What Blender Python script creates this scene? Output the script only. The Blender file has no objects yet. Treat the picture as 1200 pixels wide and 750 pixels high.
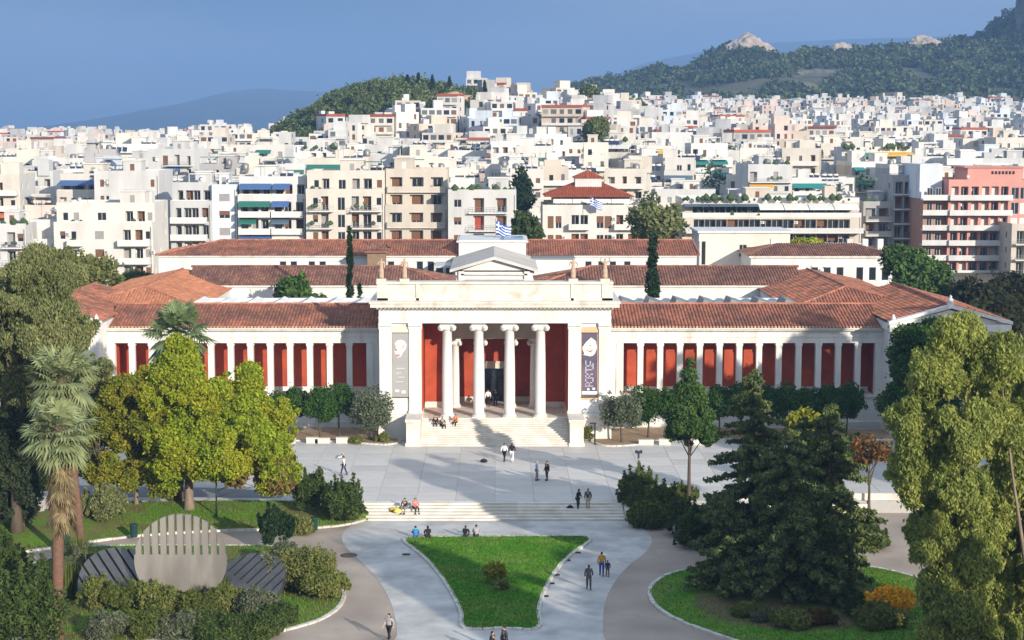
import bpy, math, random
import numpy as np
from mathutils import Vector, Matrix
from mathutils.noise import noise as pnoise

rng = random.Random(7)
nr = np.random.default_rng(7)
SC = bpy.context.scene
COL = SC.collection
R = math.radians

# ------------------------------------------------------------------ camera
CAM_H = 31.0
FPX = 2000.0                       # focal length in pixels of a 1200 px wide picture
TH = math.atan(225 / FPX)
cam_d = bpy.data.cameras.new("camera")
cam = bpy.data.objects.new("camera", cam_d)
COL.objects.link(cam)
cam.location = (0, 0, CAM_H)
cam.rotation_euler = (math.pi / 2 - TH, 0, 0)
cam_d.sensor_width = 36
cam_d.lens = 36 * FPX / 1200
cam_d.shift_x = 20 / 1200
cam_d.clip_start = 0.5
cam_d.clip_end = 30000
SC.camera = cam

# ------------------------------------------------------------------ light
SUN_AZ, SUN_EL = 33.0, 16.5        # degrees off the museum axis (behind, from the right), height
sun_d = bpy.data.lights.new("sun", "SUN")
sun = bpy.data.objects.new("sun", sun_d)
COL.objects.link(sun)
sun_d.energy = 3.5
sun_d.angle = R(0.5)
sun_d.color = (1.0, 0.91, 0.79)
to_sun = Vector((math.sin(R(SUN_AZ)) * math.cos(R(SUN_EL)), -math.cos(R(SUN_AZ)) * math.cos(R(SUN_EL)), math.sin(R(SUN_EL))))
sun.rotation_euler = to_sun.to_track_quat('Z', 'Y').to_euler()

W = bpy.data.worlds.new("World")
SC.world = W
W.use_nodes = True
wn = W.node_tree
wn.nodes.clear()
def wnode(t, **k):
    n = wn.nodes.new(t)
    for a, b in k.items(): setattr(n, a, b)
    return n
out = wnode('ShaderNodeOutputWorld'); bg = wnode('ShaderNodeBackground'); bg2 = wnode('ShaderNodeBackground')
sky = wnode('ShaderNodeTexSky'); sky.sky_type = 'NISHITA'; sky.sun_disc = False
sky.sun_elevation = R(SUN_EL); sky.sun_rotation = R(180 - SUN_AZ)
bg.inputs[1].default_value = 0.15
wn.links.new(sky.outputs[0], bg.inputs[0])
# a bank of blue rain cloud all round the horizon, thinning overhead where the clear sky shows
tc = wnode('ShaderNodeTexCoord'); sep = wnode('ShaderNodeSeparateXYZ')
wn.links.new(tc.outputs['Generated'], sep.inputs[0])
mp = wnode('ShaderNodeMapping'); mp.inputs['Scale'].default_value = (3.2, 3.2, 11)
wn.links.new(tc.outputs['Generated'], mp.inputs[0])
nz = wnode('ShaderNodeTexNoise'); nz.inputs['Scale'].default_value = 1.0; nz.inputs['Detail'].default_value = 5; nz.inputs['Roughness'].default_value = .5
wn.links.new(mp.outputs[0], nz.inputs[0])
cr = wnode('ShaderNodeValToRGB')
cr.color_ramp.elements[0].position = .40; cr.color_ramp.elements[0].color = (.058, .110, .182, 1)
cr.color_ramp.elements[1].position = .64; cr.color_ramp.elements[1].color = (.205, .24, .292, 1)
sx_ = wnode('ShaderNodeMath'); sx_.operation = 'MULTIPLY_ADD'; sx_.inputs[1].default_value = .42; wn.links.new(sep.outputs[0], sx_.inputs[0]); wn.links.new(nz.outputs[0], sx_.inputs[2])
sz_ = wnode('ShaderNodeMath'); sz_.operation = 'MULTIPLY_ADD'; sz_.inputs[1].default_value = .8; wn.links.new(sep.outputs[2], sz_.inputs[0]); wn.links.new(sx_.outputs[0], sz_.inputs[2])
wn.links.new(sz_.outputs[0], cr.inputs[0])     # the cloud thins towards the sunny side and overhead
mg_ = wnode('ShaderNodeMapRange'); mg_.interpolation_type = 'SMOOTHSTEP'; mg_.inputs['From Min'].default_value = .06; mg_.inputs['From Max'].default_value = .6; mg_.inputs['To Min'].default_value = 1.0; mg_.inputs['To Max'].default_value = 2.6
wn.links.new(sep.outputs[2], mg_.inputs[0]); wn.links.new(mg_.outputs[0], bg2.inputs[1])   # the cloud bank is brightened overhead, out of view, to add fill light
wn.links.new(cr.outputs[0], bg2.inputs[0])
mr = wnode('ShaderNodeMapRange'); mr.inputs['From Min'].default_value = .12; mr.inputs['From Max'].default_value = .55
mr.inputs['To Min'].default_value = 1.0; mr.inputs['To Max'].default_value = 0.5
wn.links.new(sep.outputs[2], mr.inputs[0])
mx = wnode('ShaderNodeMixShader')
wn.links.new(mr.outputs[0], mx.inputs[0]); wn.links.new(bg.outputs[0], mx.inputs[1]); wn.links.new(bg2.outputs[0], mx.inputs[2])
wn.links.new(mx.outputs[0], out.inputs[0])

SC.view_settings.view_transform = 'Standard'
SC.view_settings.look = 'None'
SC.view_settings.exposure = 0.76
SC.view_settings.gamma = 1.0
SC.render.engine = 'CYCLES'
SC.cycles.max_bounces = 5
SC.cycles.transparent_max_bounces = 8
SC.cycles.volume_bounces = 0

# ------------------------------------------------------------------ helpers: photo pixel -> place
C_, S_ = math.cos(TH), math.sin(TH)
def ray(px, py):
    u = (px - 580) / FPX; v = (py - 375) / FPX
    return u, C_ - v * S_, -S_ - v * C_
def at(px, py, z=0.0):
    u, y, d = ray(px, py); t = (z - CAM_H) / d
    return Vector((u * t, y * t, z))
def atY(px, py, Y):
    u, y, d = ray(px, py); t = Y / y
    return Vector((u * t, Y, CAM_H + d * t))
def to_px(p):
    y, z = p[1], p[2] - CAM_H
    dep = y * C_ - z * S_; up = y * S_ + z * C_
    return 580 + FPX * p[0] / dep, 375 - FPX * up / dep

# ------------------------------------------------------------------ helpers: objects
LABELS = {}
def tag(o, label=None, cat=None, group=None, kind=None):
    if label: o["label"] = label
    if cat: o["category"] = cat
    if group: o["group"] = group
    if kind: o["kind"] = kind
    return o
def empty(name, loc=(0, 0, 0), rz=0.0, label=None, cat=None, group=None):
    o = bpy.data.objects.new(name, None); COL.objects.link(o)
    o.location = loc; o.rotation_euler = (0, 0, rz); o.empty_display_size = .3
    return tag(o, label, cat, group)
def mobj(name, me, parent=None, loc=None, rot=None):
    o = bpy.data.objects.new(name, me); COL.objects.link(o)
    if parent: o.parent = parent
    if loc is not None: o.location = loc
    if rot is not None: o.rotation_euler = rot
    return o
def copy_tree(o, parent=None):
    c = o.copy(); COL.objects.link(c); c.parent = parent
    for ch in o.children: copy_tree(ch, c)
    return c

class MB:
    """collects faces and links them as one mesh object"""
    def __init__(s): s.v = []; s.f = []; s.m = []; s.mats = []; s.sm = []
    def mi(s, mat):
        if mat is None: return 0
        if mat not in s.mats: s.mats.append(mat)
        return s.mats.index(mat)
    def face(s, pts, mat=None, smooth=False):
        b = len(s.v); s.v.extend([tuple(p) for p in pts]); s.f.append(tuple(range(b, b + len(pts)))); s.m.append(s.mi(mat)); s.sm.append(smooth)
    def mesh(s, vs, fs, mat=None, smooth=False, M=None):
        b = len(s.v)
        if M is not None: vs = [tuple(M @ Vector(v)) for v in vs]
        s.v.extend([tuple(v) for v in vs]); i = s.mi(mat)
        for f in fs: s.f.append(tuple(b + k for k in f)); s.m.append(i); s.sm.append(smooth)
    def box(s, x0, x1, y0, y1, z0, z1, mat=None, M=None):
        vs = [(x0, y0, z0), (x1, y0, z0), (x1, y1, z0), (x0, y1, z0), (x0, y0, z1), (x1, y0, z1), (x1, y1, z1), (x0, y1, z1)]
        s.mesh(vs, [(3, 2, 1, 0), (4, 5, 6, 7), (0, 1, 5, 4), (1, 2, 6, 5), (2, 3, 7, 6), (3, 0, 4, 7)], mat, False, M)
    def lathe(s, prof, n=20, mat=None, M=None, smooth=True, c=(0, 0, 0)):
        vs = []; fs = []
        for r, z in prof:
            for k in range(n):
                a = 2 * math.pi * k / n; vs.append((c[0] + r * math.cos(a), c[1] + r * math.sin(a), c[2] + z))
        for i in range(len(prof) - 1):
            for k in range(n):
                k2 = (k + 1) % n; fs.append((i * n + k, i * n + k2, (i + 1) * n + k2, (i + 1) * n + k))
        fs.append(tuple(range(n - 1, -1, -1))); fs.append(tuple((len(prof) - 1) * n + k for k in range(n)))
        s.mesh(vs, fs, mat, smooth, M)
    def tube(s, pts, rad, n=7, mat=None, smooth=True):
        pts = [Vector(p) for p in pts]; vs = []; fs = []
        if not hasattr(rad, '__len__'): rad = [rad] * len(pts)
        for i, p in enumerate(pts):
            d = (pts[min(i + 1, len(pts) - 1)] - pts[max(i - 1, 0)])
            if d.length < 1e-6: d = Vector((0, 0, 1))
            d.normalize()
            a = d.cross(Vector((0.3, .1, 1)) if abs(d.z) < .95 else Vector((1, 0, 0))).normalized(); b = d.cross(a)
            for k in range(n):
                t = 2 * math.pi * k / n; vs.append(p + (a * math.cos(t) + b * math.sin(t)) * rad[i])
        for i in range(len(pts) - 1):
            for k in range(n):
                k2 = (k + 1) % n; fs.append((i * n + k, i * n + k2, (i + 1) * n + k2, (i + 1) * n + k))
        fs.append(tuple(range(n - 1, -1, -1))); fs.append(tuple((len(pts) - 1) * n + k for k in range(n)))
        s.mesh(vs, fs, mat, smooth)
    def prism(s, poly, y0, y1, mat=None, M=None):
        """poly in (x, z) counter-clockwise seen from -Y"""
        n = len(poly)
        vs = [(x, y0, z) for x, z in poly] + [(x, y1, z) for x, z in poly]
        fs = [tuple(range(n)), tuple(range(2 * n - 1, n - 1, -1))] + [(i, i + n, (i + 1) % n + n, (i + 1) % n) for i in range(n)]
        s.mesh(vs, fs, mat, False, M)
    def slab(s, poly, z0, z1, mat=None):
        """poly in (x, y) extruded from z0 to z1"""
        n = len(poly)
        vs = [(p[0], p[1], z0) for p in poly] + [(p[0], p[1], z1) for p in poly]
        fs = [tuple(range(n - 1, -1, -1)), tuple(range(n, 2 * n))] + [(i, (i + 1) % n, (i + 1) % n + n, i + n) for i in range(n)]
        s.mesh(vs, fs, mat)
    def make(s, name):
        me = bpy.data.meshes.new(name); me.from_pydata(s.v, [], s.f)
        for m in s.mats: me.materials.append(m)
        if len(s.mats) > 1: me.polygons.foreach_set('material_index', s.m)
        if any(s.sm): me.polygons.foreach_set('use_smooth', s.sm)
        me.update(); return me
    def build(s, name, parent=None, mat=None, loc=None, rot=None):
        me = s.make(name)
        if mat is not None and not s.mats: me.materials.append(mat)
        return mobj(name, me, parent, loc, rot)

# ------------------------------------------------------------------ materials
MATS = {}
def mat(name, col, rough=.85, var=.18, scale=.6, col2=None, mix=.5, bump=0., bscale=8., island=0., objrand=0., spec=.25, metal=0., transl=0., detail=4, c2scale=None, thr=(.42, .62), stretch=None):
    """colour with fine noise; col2 appears in soft patches; island / objrand vary the tone per loose piece / object"""
    if name in MATS: return MATS[name]
    m = bpy.data.materials.new(name); m.use_nodes = True; MATS[name] = m
    nt = m.node_tree; N = nt.nodes; L = nt.links
    bs = N['Principled BSDF']
    bs.inputs['Roughness'].default_value = rough; bs.inputs['Metallic'].default_value = metal
    bs.inputs['Specular IOR Level'].default_value = spec
    t = N.new('ShaderNodeTexCoord'); src = t.outputs['Object']
    if stretch:
        g = N.new('ShaderNodeMapping'); g.inputs['Scale'].default_value = stretch; L.new(src, g.inputs[0]); src = g.outputs[0]
    c = N.new('ShaderNodeRGB'); c.outputs[0].default_value = (*col, 1); cur = c.outputs[0]
    if col2:
        n2 = N.new('ShaderNodeTexNoise'); n2.inputs['Scale'].default_value = c2scale or scale * .35; n2.inputs['Detail'].default_value = 6; L.new(src, n2.inputs[0])
        r2 = N.new('ShaderNodeMapRange'); r2.inputs['From Min'].default_value = thr[0]; r2.inputs['From Max'].default_value = thr[1]; r2.inputs['To Max'].default_value = mix; L.new(n2.outputs[0], r2.inputs[0])
        x = N.new('ShaderNodeMix'); x.data_type = 'RGBA'; L.new(r2.outputs[0], x.inputs['Factor']); L.new(cur, x.inputs['A']); x.inputs['B'].default_value = (*col2, 1); cur = x.outputs['Result']
    val = None
    def addval(o, amt):
        nonlocal val
        r = N.new('ShaderNodeMapRange'); r.inputs['To Min'].default_value = 1 - amt; r.inputs['To Max'].default_value = 1 + amt; L.new(o, r.inputs[0])
        if val is None: val = r.outputs[0]
        else:
            k = N.new('ShaderNodeMath'); k.operation = 'MULTIPLY'; L.new(val, k.inputs[0]); L.new(r.outputs[0], k.inputs[1]); val = k.outputs[0]
    if var:
        n1 = N.new('ShaderNodeTexNoise'); n1.inputs['Scale'].default_value = scale; n1.inputs['Detail'].default_value = detail; n1.inputs['Roughness'].default_value = .62; L.new(src, n1.inputs[0]); addval(n1.outputs[0], var * 2)
    if island:
        gi = N.new('ShaderNodeNewGeometry'); addval(gi.outputs['Random Per Island'], island)
    if objrand:
        oi = N.new('ShaderNodeObjectInfo'); addval(oi.outputs['Random'], objrand)
    if val is not None:
        h = N.new('ShaderNodeHueSaturation'); L.new(val, h.inputs['Value']); L.new(cur, h.inputs['Color']); cur = h.outputs[0]
    L.new(cur, bs.inputs['Base Color'])
    if bump:
        nb = N.new('ShaderNodeTexNoise'); nb.inputs['Scale'].default_value = bscale; nb.inputs['Detail'].default_value = 4; L.new(src, nb.inputs[0])
        b = N.new('ShaderNodeBump'); b.inputs['Strength'].default_value = bump; b.inputs['Distance'].default_value = .05; L.new(nb.outputs[0], b.inputs['Height']); L.new(b.outputs[0], bs.inputs['Normal'])
    if transl:
        tr = N.new('ShaderNodeBsdfTranslucent'); L.new(cur, tr.inputs[0]); ms = N.new('ShaderNodeMixShader'); ms.inputs[0].default_value = transl
        L.new(bs.outputs[0], ms.inputs[1]); L.new(tr.outputs[0], ms.inputs[2]); L.new(ms.outputs[0], N['Material Output'].inputs[0])
    return m

def leafmat(name, col, col2, island=.35, cs=.5, transl=.38):
    return mat(name, col, rough=.6, var=.10, scale=.8, col2=col2, mix=.8, c2scale=cs, thr=(.40, .62), island=island, spec=.08, transl=transl)

M_white = mat('white_marble_paint', (.70, .68, .64), var=.10, scale=.8, col2=(.48, .44, .38), mix=.75, c2scale=.9, thr=(.5, .75), rough=.7, stretch=(1, 1, .3))
M_marble = mat('weathered_marble', (.66, .61, .53), var=.12, scale=1.6, col2=(.42, .37, .30), mix=.75, c2scale=.9, thr=(.5, .72), rough=.7, bump=.15, bscale=3)
M_wallwhite = mat('limewash', (.69, .675, .64), var=.07, scale=.5, col2=(.52, .49, .44), mix=.6, c2scale=.5, thr=(.5, .75), stretch=(1, 1, .35))
M_red = mat('pompeian_red_plaster', (.42, .075, .03), var=.15, scale=1.1, col2=(.31, .055, .028), mix=.8, rough=.8)
M_beige = mat('beige_stone_beam', (.42, .38, .31), var=.1)
M_tile = mat('clay_tile', (.35, .14, .083), var=.24, scale=.9, col2=(.19, .09, .062), mix=.95, c2scale=.45, island=.34, rough=.9)
M_tile_old = mat('aged_clay_tile', (.26, .125, .085), var=.16, scale=.5, col2=(.16, .085, .065), mix=.8, c2scale=.4, island=.38, rough=.9)
M_tile_org = mat('orange_clay_tile', (.45, .19, .10), var=.12, scale=.5, col2=(.34, .14, .08), mix=.7, c2scale=.25, island=.28, rough=.9)
M_ridge = mat('ridge_tile', (.36, .15, .09), var=.15, island=.25)
M_eave = mat('eave_tile_end', (.55, .30, .17), var=.15, island=.25)
M_glass = mat('window_glass', (.02, .026, .034), rough=.12, var=0, spec=.6)
M_dark = mat('dark_interior', (.022, .022, .022), var=.1)
M_step = mat('worn_marble_step', (.70, .65, .57), var=.10, scale=1.2, col2=(.52, .46, .38), mix=.6, c2scale=.7, rough=.75, objrand=.05)
M_slab = mat('grey_marble_slab', (.54, .515, .475), var=.09, scale=.9, col2=(.45, .425, .39), mix=.7, c2scale=.22, rough=.6, objrand=.09)
M_joint = mat('paving_joint', (.40, .385, .36), var=.1)
M_path = mat('pale_marble_path', (.53, .51, .475), var=.14, scale=.9, col2=(.36, .35, .33), mix=.85, c2scale=.35, rough=.65)
M_conc = mat('brown_grey_concrete', (.41, .335, .27), var=.14, scale=.8, col2=(.29, .235, .19), mix=.8, c2scale=.2, rough=.9)
M_kerb = mat('white_kerb_stone', (.62, .59, .52), var=.14, scale=1.5, col2=(.38, .35, .3), mix=.6, c2scale=1.2)
M_grass = mat('lawn_grass', (.070, .20, .014), var=.28, scale=1.3, col2=(.13, .215, .035), mix=.85, c2scale=.32, island=.25, rough=.9, spec=.1)
M_grass2 = mat('dry_lawn_grass', (.105, .19, .022), var=.18, scale=1.8, col2=(.14, .125, .045), mix=.9, c2scale=.35, island=.25, rough=.9, spec=.1)
M_soil = mat('garden_soil', (.30, .21, .13), var=.2, scale=1.5, col2=(.38, .29, .19), mix=.7)
M_ground = mat('city_ground', (.10, .095, .09), var=.2, scale=.1)
M_bark = mat('bark', (.10, .075, .055), var=.25, scale=4, stretch=(1, 1, .25), bump=.4, bscale=6)
M_bark_pale = mat('pale_bark', (.22, .17, .125), var=.25, scale=4, stretch=(1, 1, .25), bump=.4, bscale=6)
M_metal_dark = mat('dark_painted_metal', (.03, .032, .034), var=.1, rough=.5, metal=.3)
M_metal_grey = mat('grey_painted_metal', (.25, .25, .25), var=.1, rough=.45, metal=.4)
M_wood = mat('peach_timber', (.62, .42, .24), var=.12, scale=2)
# ------------------------------------------------------------------ ground, plaza, paths, lawns
PZ = 0.95      # plaza level
def spline(pts, n=6, closed=True):
    out = []; N = len(pts)
    for i in range(N if closed else N - 1):
        p0, p1, p2, p3 = (Vector(pts[(i - 1) % N] if closed or i > 0 else pts[0]), Vector(pts[i]), Vector(pts[(i + 1) % N]),
                          Vector(pts[(i + 2) % N] if closed or i + 2 < N else pts[-1]))
        for k in range(n):
            t = k / n
            out.append(.5 * ((2 * p1) + (p2 - p0) * t + (2 * p0 - 5 * p1 + 4 * p2 - p3) * t * t + (3 * p1 - p0 - 3 * p2 + p3) * t ** 3))
    if not closed: out.append(Vector(pts[-1]))
    return out
def sheet(name, poly, z, m, kind='structure', thick=0.0):
    mb = MB()
    if thick: mb.slab(poly, z - thick, z, m)
    else: mb.face([(p[0], p[1], z) for p in poly], m)
    o = mb.build(name); tag(o, kind=kind); return o
def kerb(poly, w, h, z0=0.0, closed=True, name='kerb', zs=None):
    """kerb stones along a line, each about 1.2 m, in one strip with joints"""
    mb = MB(); n = len(poly); P = [Vector((p[0], p[1])) for p in poly]
    Lr = []
    for i in range(n):
        a = P[(i - 1) % n] if closed or i > 0 else P[i]; b = P[(i + 1) % n] if closed or i < n - 1 else P[i]
        d = (b - a); d = d.normalized() if d.length > 1e-6 else Vector((1, 0)); Lr.append(Vector((-d.y, d.x)) * w / 2)
    for i in range(n if closed else n - 1):
        j = (i + 1) % n; za = (zs[i] if zs else z0); zb = (zs[j] if zs else z0)
        a1, a2, b1, b2 = P[i] + Lr[i], P[i] - Lr[i], P[j] + Lr[j], P[j] - Lr[j]; e1 = (b1 - a1).normalized() * .02 if (b1 - a1).length > .05 else (b1 - a1) * .1; jz = rng.uniform(-.02, .015); jo = Lr[i] * rng.uniform(-.12, .12); za += jz; zb += jz; a1, a2, b1, b2 = a1 + e1 + jo, a2 + e1 + jo, b1 - e1 + jo, b2 - e1 + jo
        vs = [(*a1, za - .1), (*a2, za - .1), (*a2, za + h), (*a1, za + h), (*b1, zb - .1), (*b2, zb - .1), (*b2, zb + h), (*b1, zb + h)]
        mb.mesh(vs, [(3, 7, 6, 2), (0, 4, 7, 3), (1, 2, 6, 5), (0, 3, 2, 1), (4, 5, 6, 7)], M_kerb)
    o = mb.build(name); tag(o, kind='structure'); return o
def inside(x, y, poly):
    c = False; n = len(poly); j = n - 1
    for i in range(n):
        xi, yi, xj, yj = poly[i][0], poly[i][1], poly[j][0], poly[j][1]
        if (yi > y) != (yj > y) and x < (xj - xi) * (y - yi) / (yj - yi) + xi: c = not c
        j = i
    return c
def grass_blades(name, poly, z, n, m, hmin=.06, hmax=.14, zf=None):
    xs = [p[0] for p in poly]; ys = [p[1] for p in poly]
    vs = []; k = 0
    V = np.zeros((n * 3, 3)); 
    while k < n:
        x = rng.uniform(min(xs), max(xs)); y = rng.uniform(min(ys), max(ys))
        if not inside(x, y, poly): continue
        h = rng.uniform(hmin, hmax); a = rng.uniform(0, 6.28); dx, dy = math.cos(a) * .03, math.sin(a) * .03
        zz = zf(x, y) if zf else z
        V[3 * k] = (x - dx, y - dy, zz); V[3 * k + 1] = (x + dx, y + dy, zz); V[3 * k + 2] = (x + rng.uniform(-.07, .07), y + rng.uniform(-.07, .07), zz + h); k += 1
    me = bpy.data.meshes.new(name); me.from_pydata(V.tolist(), [], [(3 * i, 3 * i + 1, 3 * i + 2) for i in range(n)]); me.materials.append(m)
    return tag(mobj(name, me), kind='stuff')

# the one sheet to the horizon, then the garden's lower level
mb = MB(); mb.face([(-16000, -3000, -.6), (16000, -3000, -.6), (16000, 22000, -.6), (-16000, 22000, -.6)], M_ground); tag(mb.build('ground'), kind='structure')
sheet('courtyard_ground', [(-90, -30), (90, -30), (90, 138), (-90, 138)], 0.0, M_conc)

# raised plaza in front of the museum
mb = MB(); mb.slab([(-80, 135.7), (80, 135.7), (80, 168), (-80, 168)], -.4, PZ - .03, M_joint)
plaza = tag(mb.build('plaza'), kind='structure')
SL, SD = 3.2, 3.0
smb = MB(); e = .013
smb.mesh([(e, e, -.06), (SL - e, e, -.06), (SL - e, SD - e, -.06), (e, SD - e, -.06), (e, e, -.012), (SL - e, e, -.012), (SL - e, SD - e, -.012), (e, SD - e, -.012),
          (e + .01, e + .01, 0), (SL - e - .01, e + .01, 0), (SL - e - .01, SD - e - .01, 0), (e + .01, SD - e - .01, 0)],
         [(0, 1, 5, 4), (1, 2, 6, 5), (2, 3, 7, 6), (3, 0, 4, 7), (4, 5, 9, 8), (5, 6, 10, 9), (6, 7, 11, 10), (7, 4, 8, 11), (8, 9, 10, 11)], M_slab)
slab_me = smb.make('paving_slab')
for i in range(24):
    for j in range(9):
        mobj('paving_slab', slab_me, plaza, (-38.4 + i * SL, 135.75 + j * SD, PZ + rng.uniform(-.004, .004)))
mb = MB()
mb.face([(-80, 135.72, PZ - .004), (-38.42, 135.72, PZ - .004), (-38.42, 166, PZ - .004), (-80, 166, PZ - .004)], M_slab)
mb.face([(38.42, 135.72, PZ - .004), (80, 135.72, PZ - .004), (80, 166, PZ - .004), (38.42, 166, PZ - .004)], M_slab)
tag(mb.build('plaza_edge'), kind='structure')

# the low flight of steps between plaza and lower garden
steps = tag(empty('garden_steps', (0, 132.9, 0)), kind='structure')
NS = 6
for k in range(NS):
    mb = MB(); y0 = k * .45; z1 = (k + 1) * PZ / NS - .004
    mb.box(-10.9 + k * .02, 10.35 - k * .02, y0, 2.8, k * PZ / NS - (.1 if k == 0 else 0), z1, M_step)
    mb.box(-10.9 + k * .02, 10.35 - k * .02, y0 - .02, y0, z1 - .05, z1, M_step)
    mb.build('step', steps)
mb = MB(); mb.box(10.36, 11.2, 132.6, 135.8, -.1, .75, M_marble); mb.box(11.2, 30, 134.9, 135.69, -.1, .9, M_marble)
tag(mb.build('retaining_wall'), 'low white marble retaining wall beside the garden steps by the shrubs', 'wall')
mb = MB(); mb.box(-11.8, -10.91, 132.7, 135.8, -.1, .8, M_marble)
tag(mb.build('retaining_wall'), 'short white marble block ending the garden steps by the dark round bushes', 'wall')

def pxpoly(pts, z=0.0): return [at(x, y, z) for x, y in pts]
# forked pale path
path_px = [(425, 611), (500, 611), (600, 611), (735, 611), (752, 618), (764, 632), (757, 647), (738, 662), (722, 680), (711, 700), (707, 720), (707, 745), (709, 790), (460, 790), (465, 745), (462, 720), (456, 702), (446, 684), (432, 667), (414, 650), (403, 638), (401, 626), (410, 617)]
pp = [at(x, y) for x, y in path_px]
path_poly = [p.copy() for p in spline([(p.x, p.y) for p in pp], 4)]
path_poly = [(p.x, min(p.y, 132.88)) for p in path_poly]
sheet('marble_path', path_poly, .012, M_path)
# central lawn
lawn_px = [(474, 635), (481, 631), (520, 630), (600, 629.5), (650, 629.5), (683, 629.5), (691, 633), (686, 639), (670, 650), (655, 665), (643, 683), (635, 700), (631, 717), (630, 737), (590, 737.3), (545, 737), (541, 721), (534, 704), (524, 687), (511, 669), (496, 653), (482, 642)]
lp = spline([(at(x, y).x, at(x, y).y) for x, y in lawn_px], 4)
sheet('lawn', lp, .10, M_grass)
kerb(lp, .26, .14)
grass_blades('grass', lp, .10, 26000, M_grass)
# left lawn, rising to the plaza level
lowL = [(432, 606), (424, 611), (396, 617), (340, 621), (250, 623), (150, 630), (60, 643), (0, 652), (-70, 664)]
topL = [(432, 601), (422, 596), (395, 590), (335, 588), (245, 588), (155, 590), (70, 598), (0, 607), (-70, 617)]
lo = spline([(at(x, y).x, at(x, y).y) for x, y in lowL], 5, False); hi = spline([(at(x, y, .9).x, at(x, y, .9).y) for x, y in topL], 5, False)
mb = MB(); NR = 5
grid = [[(a.x + (b.x - a.x) * t / NR, a.y + (b.y - a.y) * t / NR, .12 + (.99 - .12) * (t / NR) ** .8) for t in range(NR + 1)] for a, b in zip(lo, hi)]
vs = [p for r in grid for p in r]; w_ = NR + 1
mb.mesh(vs, [(i * w_ + k, i * w_ + k + 1, (i + 1) * w_ + k + 1, (i + 1) * w_ + k) for i in range(len(grid) - 1) for k in range(NR)], M_grass2, True)
tag(mb.build('lawn'), kind='structure')
kerb(lo, .28, .16, closed=False)
leftlawn_poly = [(p.x, p.y) for p in lo] + [(p.x, p.y) for p in reversed(hi)]
def zl(x, y):
    best = min(range(len(lo)), key=lambda i: (lo[i].x - x) ** 2 + (lo[i].y - y) ** 2)
    a, b = lo[best], hi[best]; t = max(0, min(1, (y - a.y) / max(.1, b.y - a.y))); return .10 + (.87) * t ** .8
grass_blades('grass', leftlawn_poly, 0, 16000, M_grass2, .08, .2, zl)
# grey asphalt lane beyond the left lawn
mb = MB(); mb.face([(-75, 138.5, PZ + .012), (-17.5, 137.0, PZ + .012), (-17.0, 139.3, PZ + .012), (-24, 141.0, PZ + .012), (-75, 145, PZ + .012)], mat('asphalt_lane', (.22, .22, .235), var=.1, scale=.5))
tag(mb.build('lane'), kind='structure')
# bed round the sculpture
bed_px = [(345, 648), (378, 667), (397, 683), (403, 697), (396, 713), (370, 729), (320, 743), (250, 765), (60, 800), (-90, 790), (-90, 700), (0, 672), (60, 655), (92, 643), (160, 640), (260, 640), (320, 641)]
bp = spline([(at(x, y).x, at(x, y).y) for x, y in bed_px], 4)
sheet('sculpture_bed', bp, .09, M_grass2)
kerb(bp, .26, .13)
grass_blades('grass', bp, .09, 16000, M_grass2, .08, .25)
sheet('stone_paving', [at(*q) for q in [(12, 736), (42, 727), (66, 745), (66, 775), (0, 775)]], .108, M_path); sheet('stone_paving', [at(*q) for q in [(168, 746), (192, 740), (228, 748), (230, 775), (160, 775)]], .108, M_path)
# round bed on the right
rb_px = [(761, 697), (768, 683), (790, 672), (830, 666), (920, 660), (1010, 664), (1080, 680), (1130, 705), (1130, 740), (1040, 775), (930, 770), (850, 748), (800, 730), (772, 714)]
rp = spline([(at(x, y).x, at(x, y).y) for x, y in rb_px], 4)
sheet('lawn', rp, .10, M_grass)
kerb(rp, .26, .14)
grass_blades('grass', rp, .10, 16000, M_grass2, .06, .16)
sp_ = spline([(at(x, y).x, at(x, y).y) for x, y in [(812, 706), (830, 690), (880, 684), (960, 684), (1040, 694), (1075, 712), (1040, 728), (980, 738), (900, 738), (840, 726)]], 4)
sheet('bare_soil', [(p.x + rng.uniform(-.2, .2), p.y + rng.uniform(-.3, .3)) for p in sp_], .106, mat('needle_litter_soil', (.17, .12, .07), var=.25, scale=1.2, col2=(.10, .13, .03), mix=.9, c2scale=.5))
# shrub bed right of the steps
sb_px = [(731, 596), (737, 607), (752, 614), (775, 618), (800, 616), (830, 625), (905, 628), (1000, 618), (1000, 592), (880, 590), (760, 588)]
sb = [at(x, y) for x, y in sb_px]
sb = [(p.x, min(p.y, 134.85)) for p in sb]
sheet('shrub_bed', sb, .11, M_grass2)
# planting strips of sandy soil under the museum wall
def strip(pts, m, z, name='planting_bed'):
    P = spline(pts, 5); sheet(name, P, z, m); kerb(P, .24, .14, z0=PZ)
strip([(9.6, 161.0), (11, 159.6), (14, 160.6), (16.5, 162.8), (25, 163.1), (46, 163.1), (46, 167), (30, 169.2), (12, 169.2), (9.6, 163.2)], M_soil, PZ + .09)
strip([(-9.4, 161.2), (-10.6, 160.4), (-13, 161.2), (-16, 162.2), (-25, 162.6), (-46, 162.6), (-46, 167), (-30, 169.2), (-12, 169.2), (-9.4, 163.2)], M_soil, PZ + .09)
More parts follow.
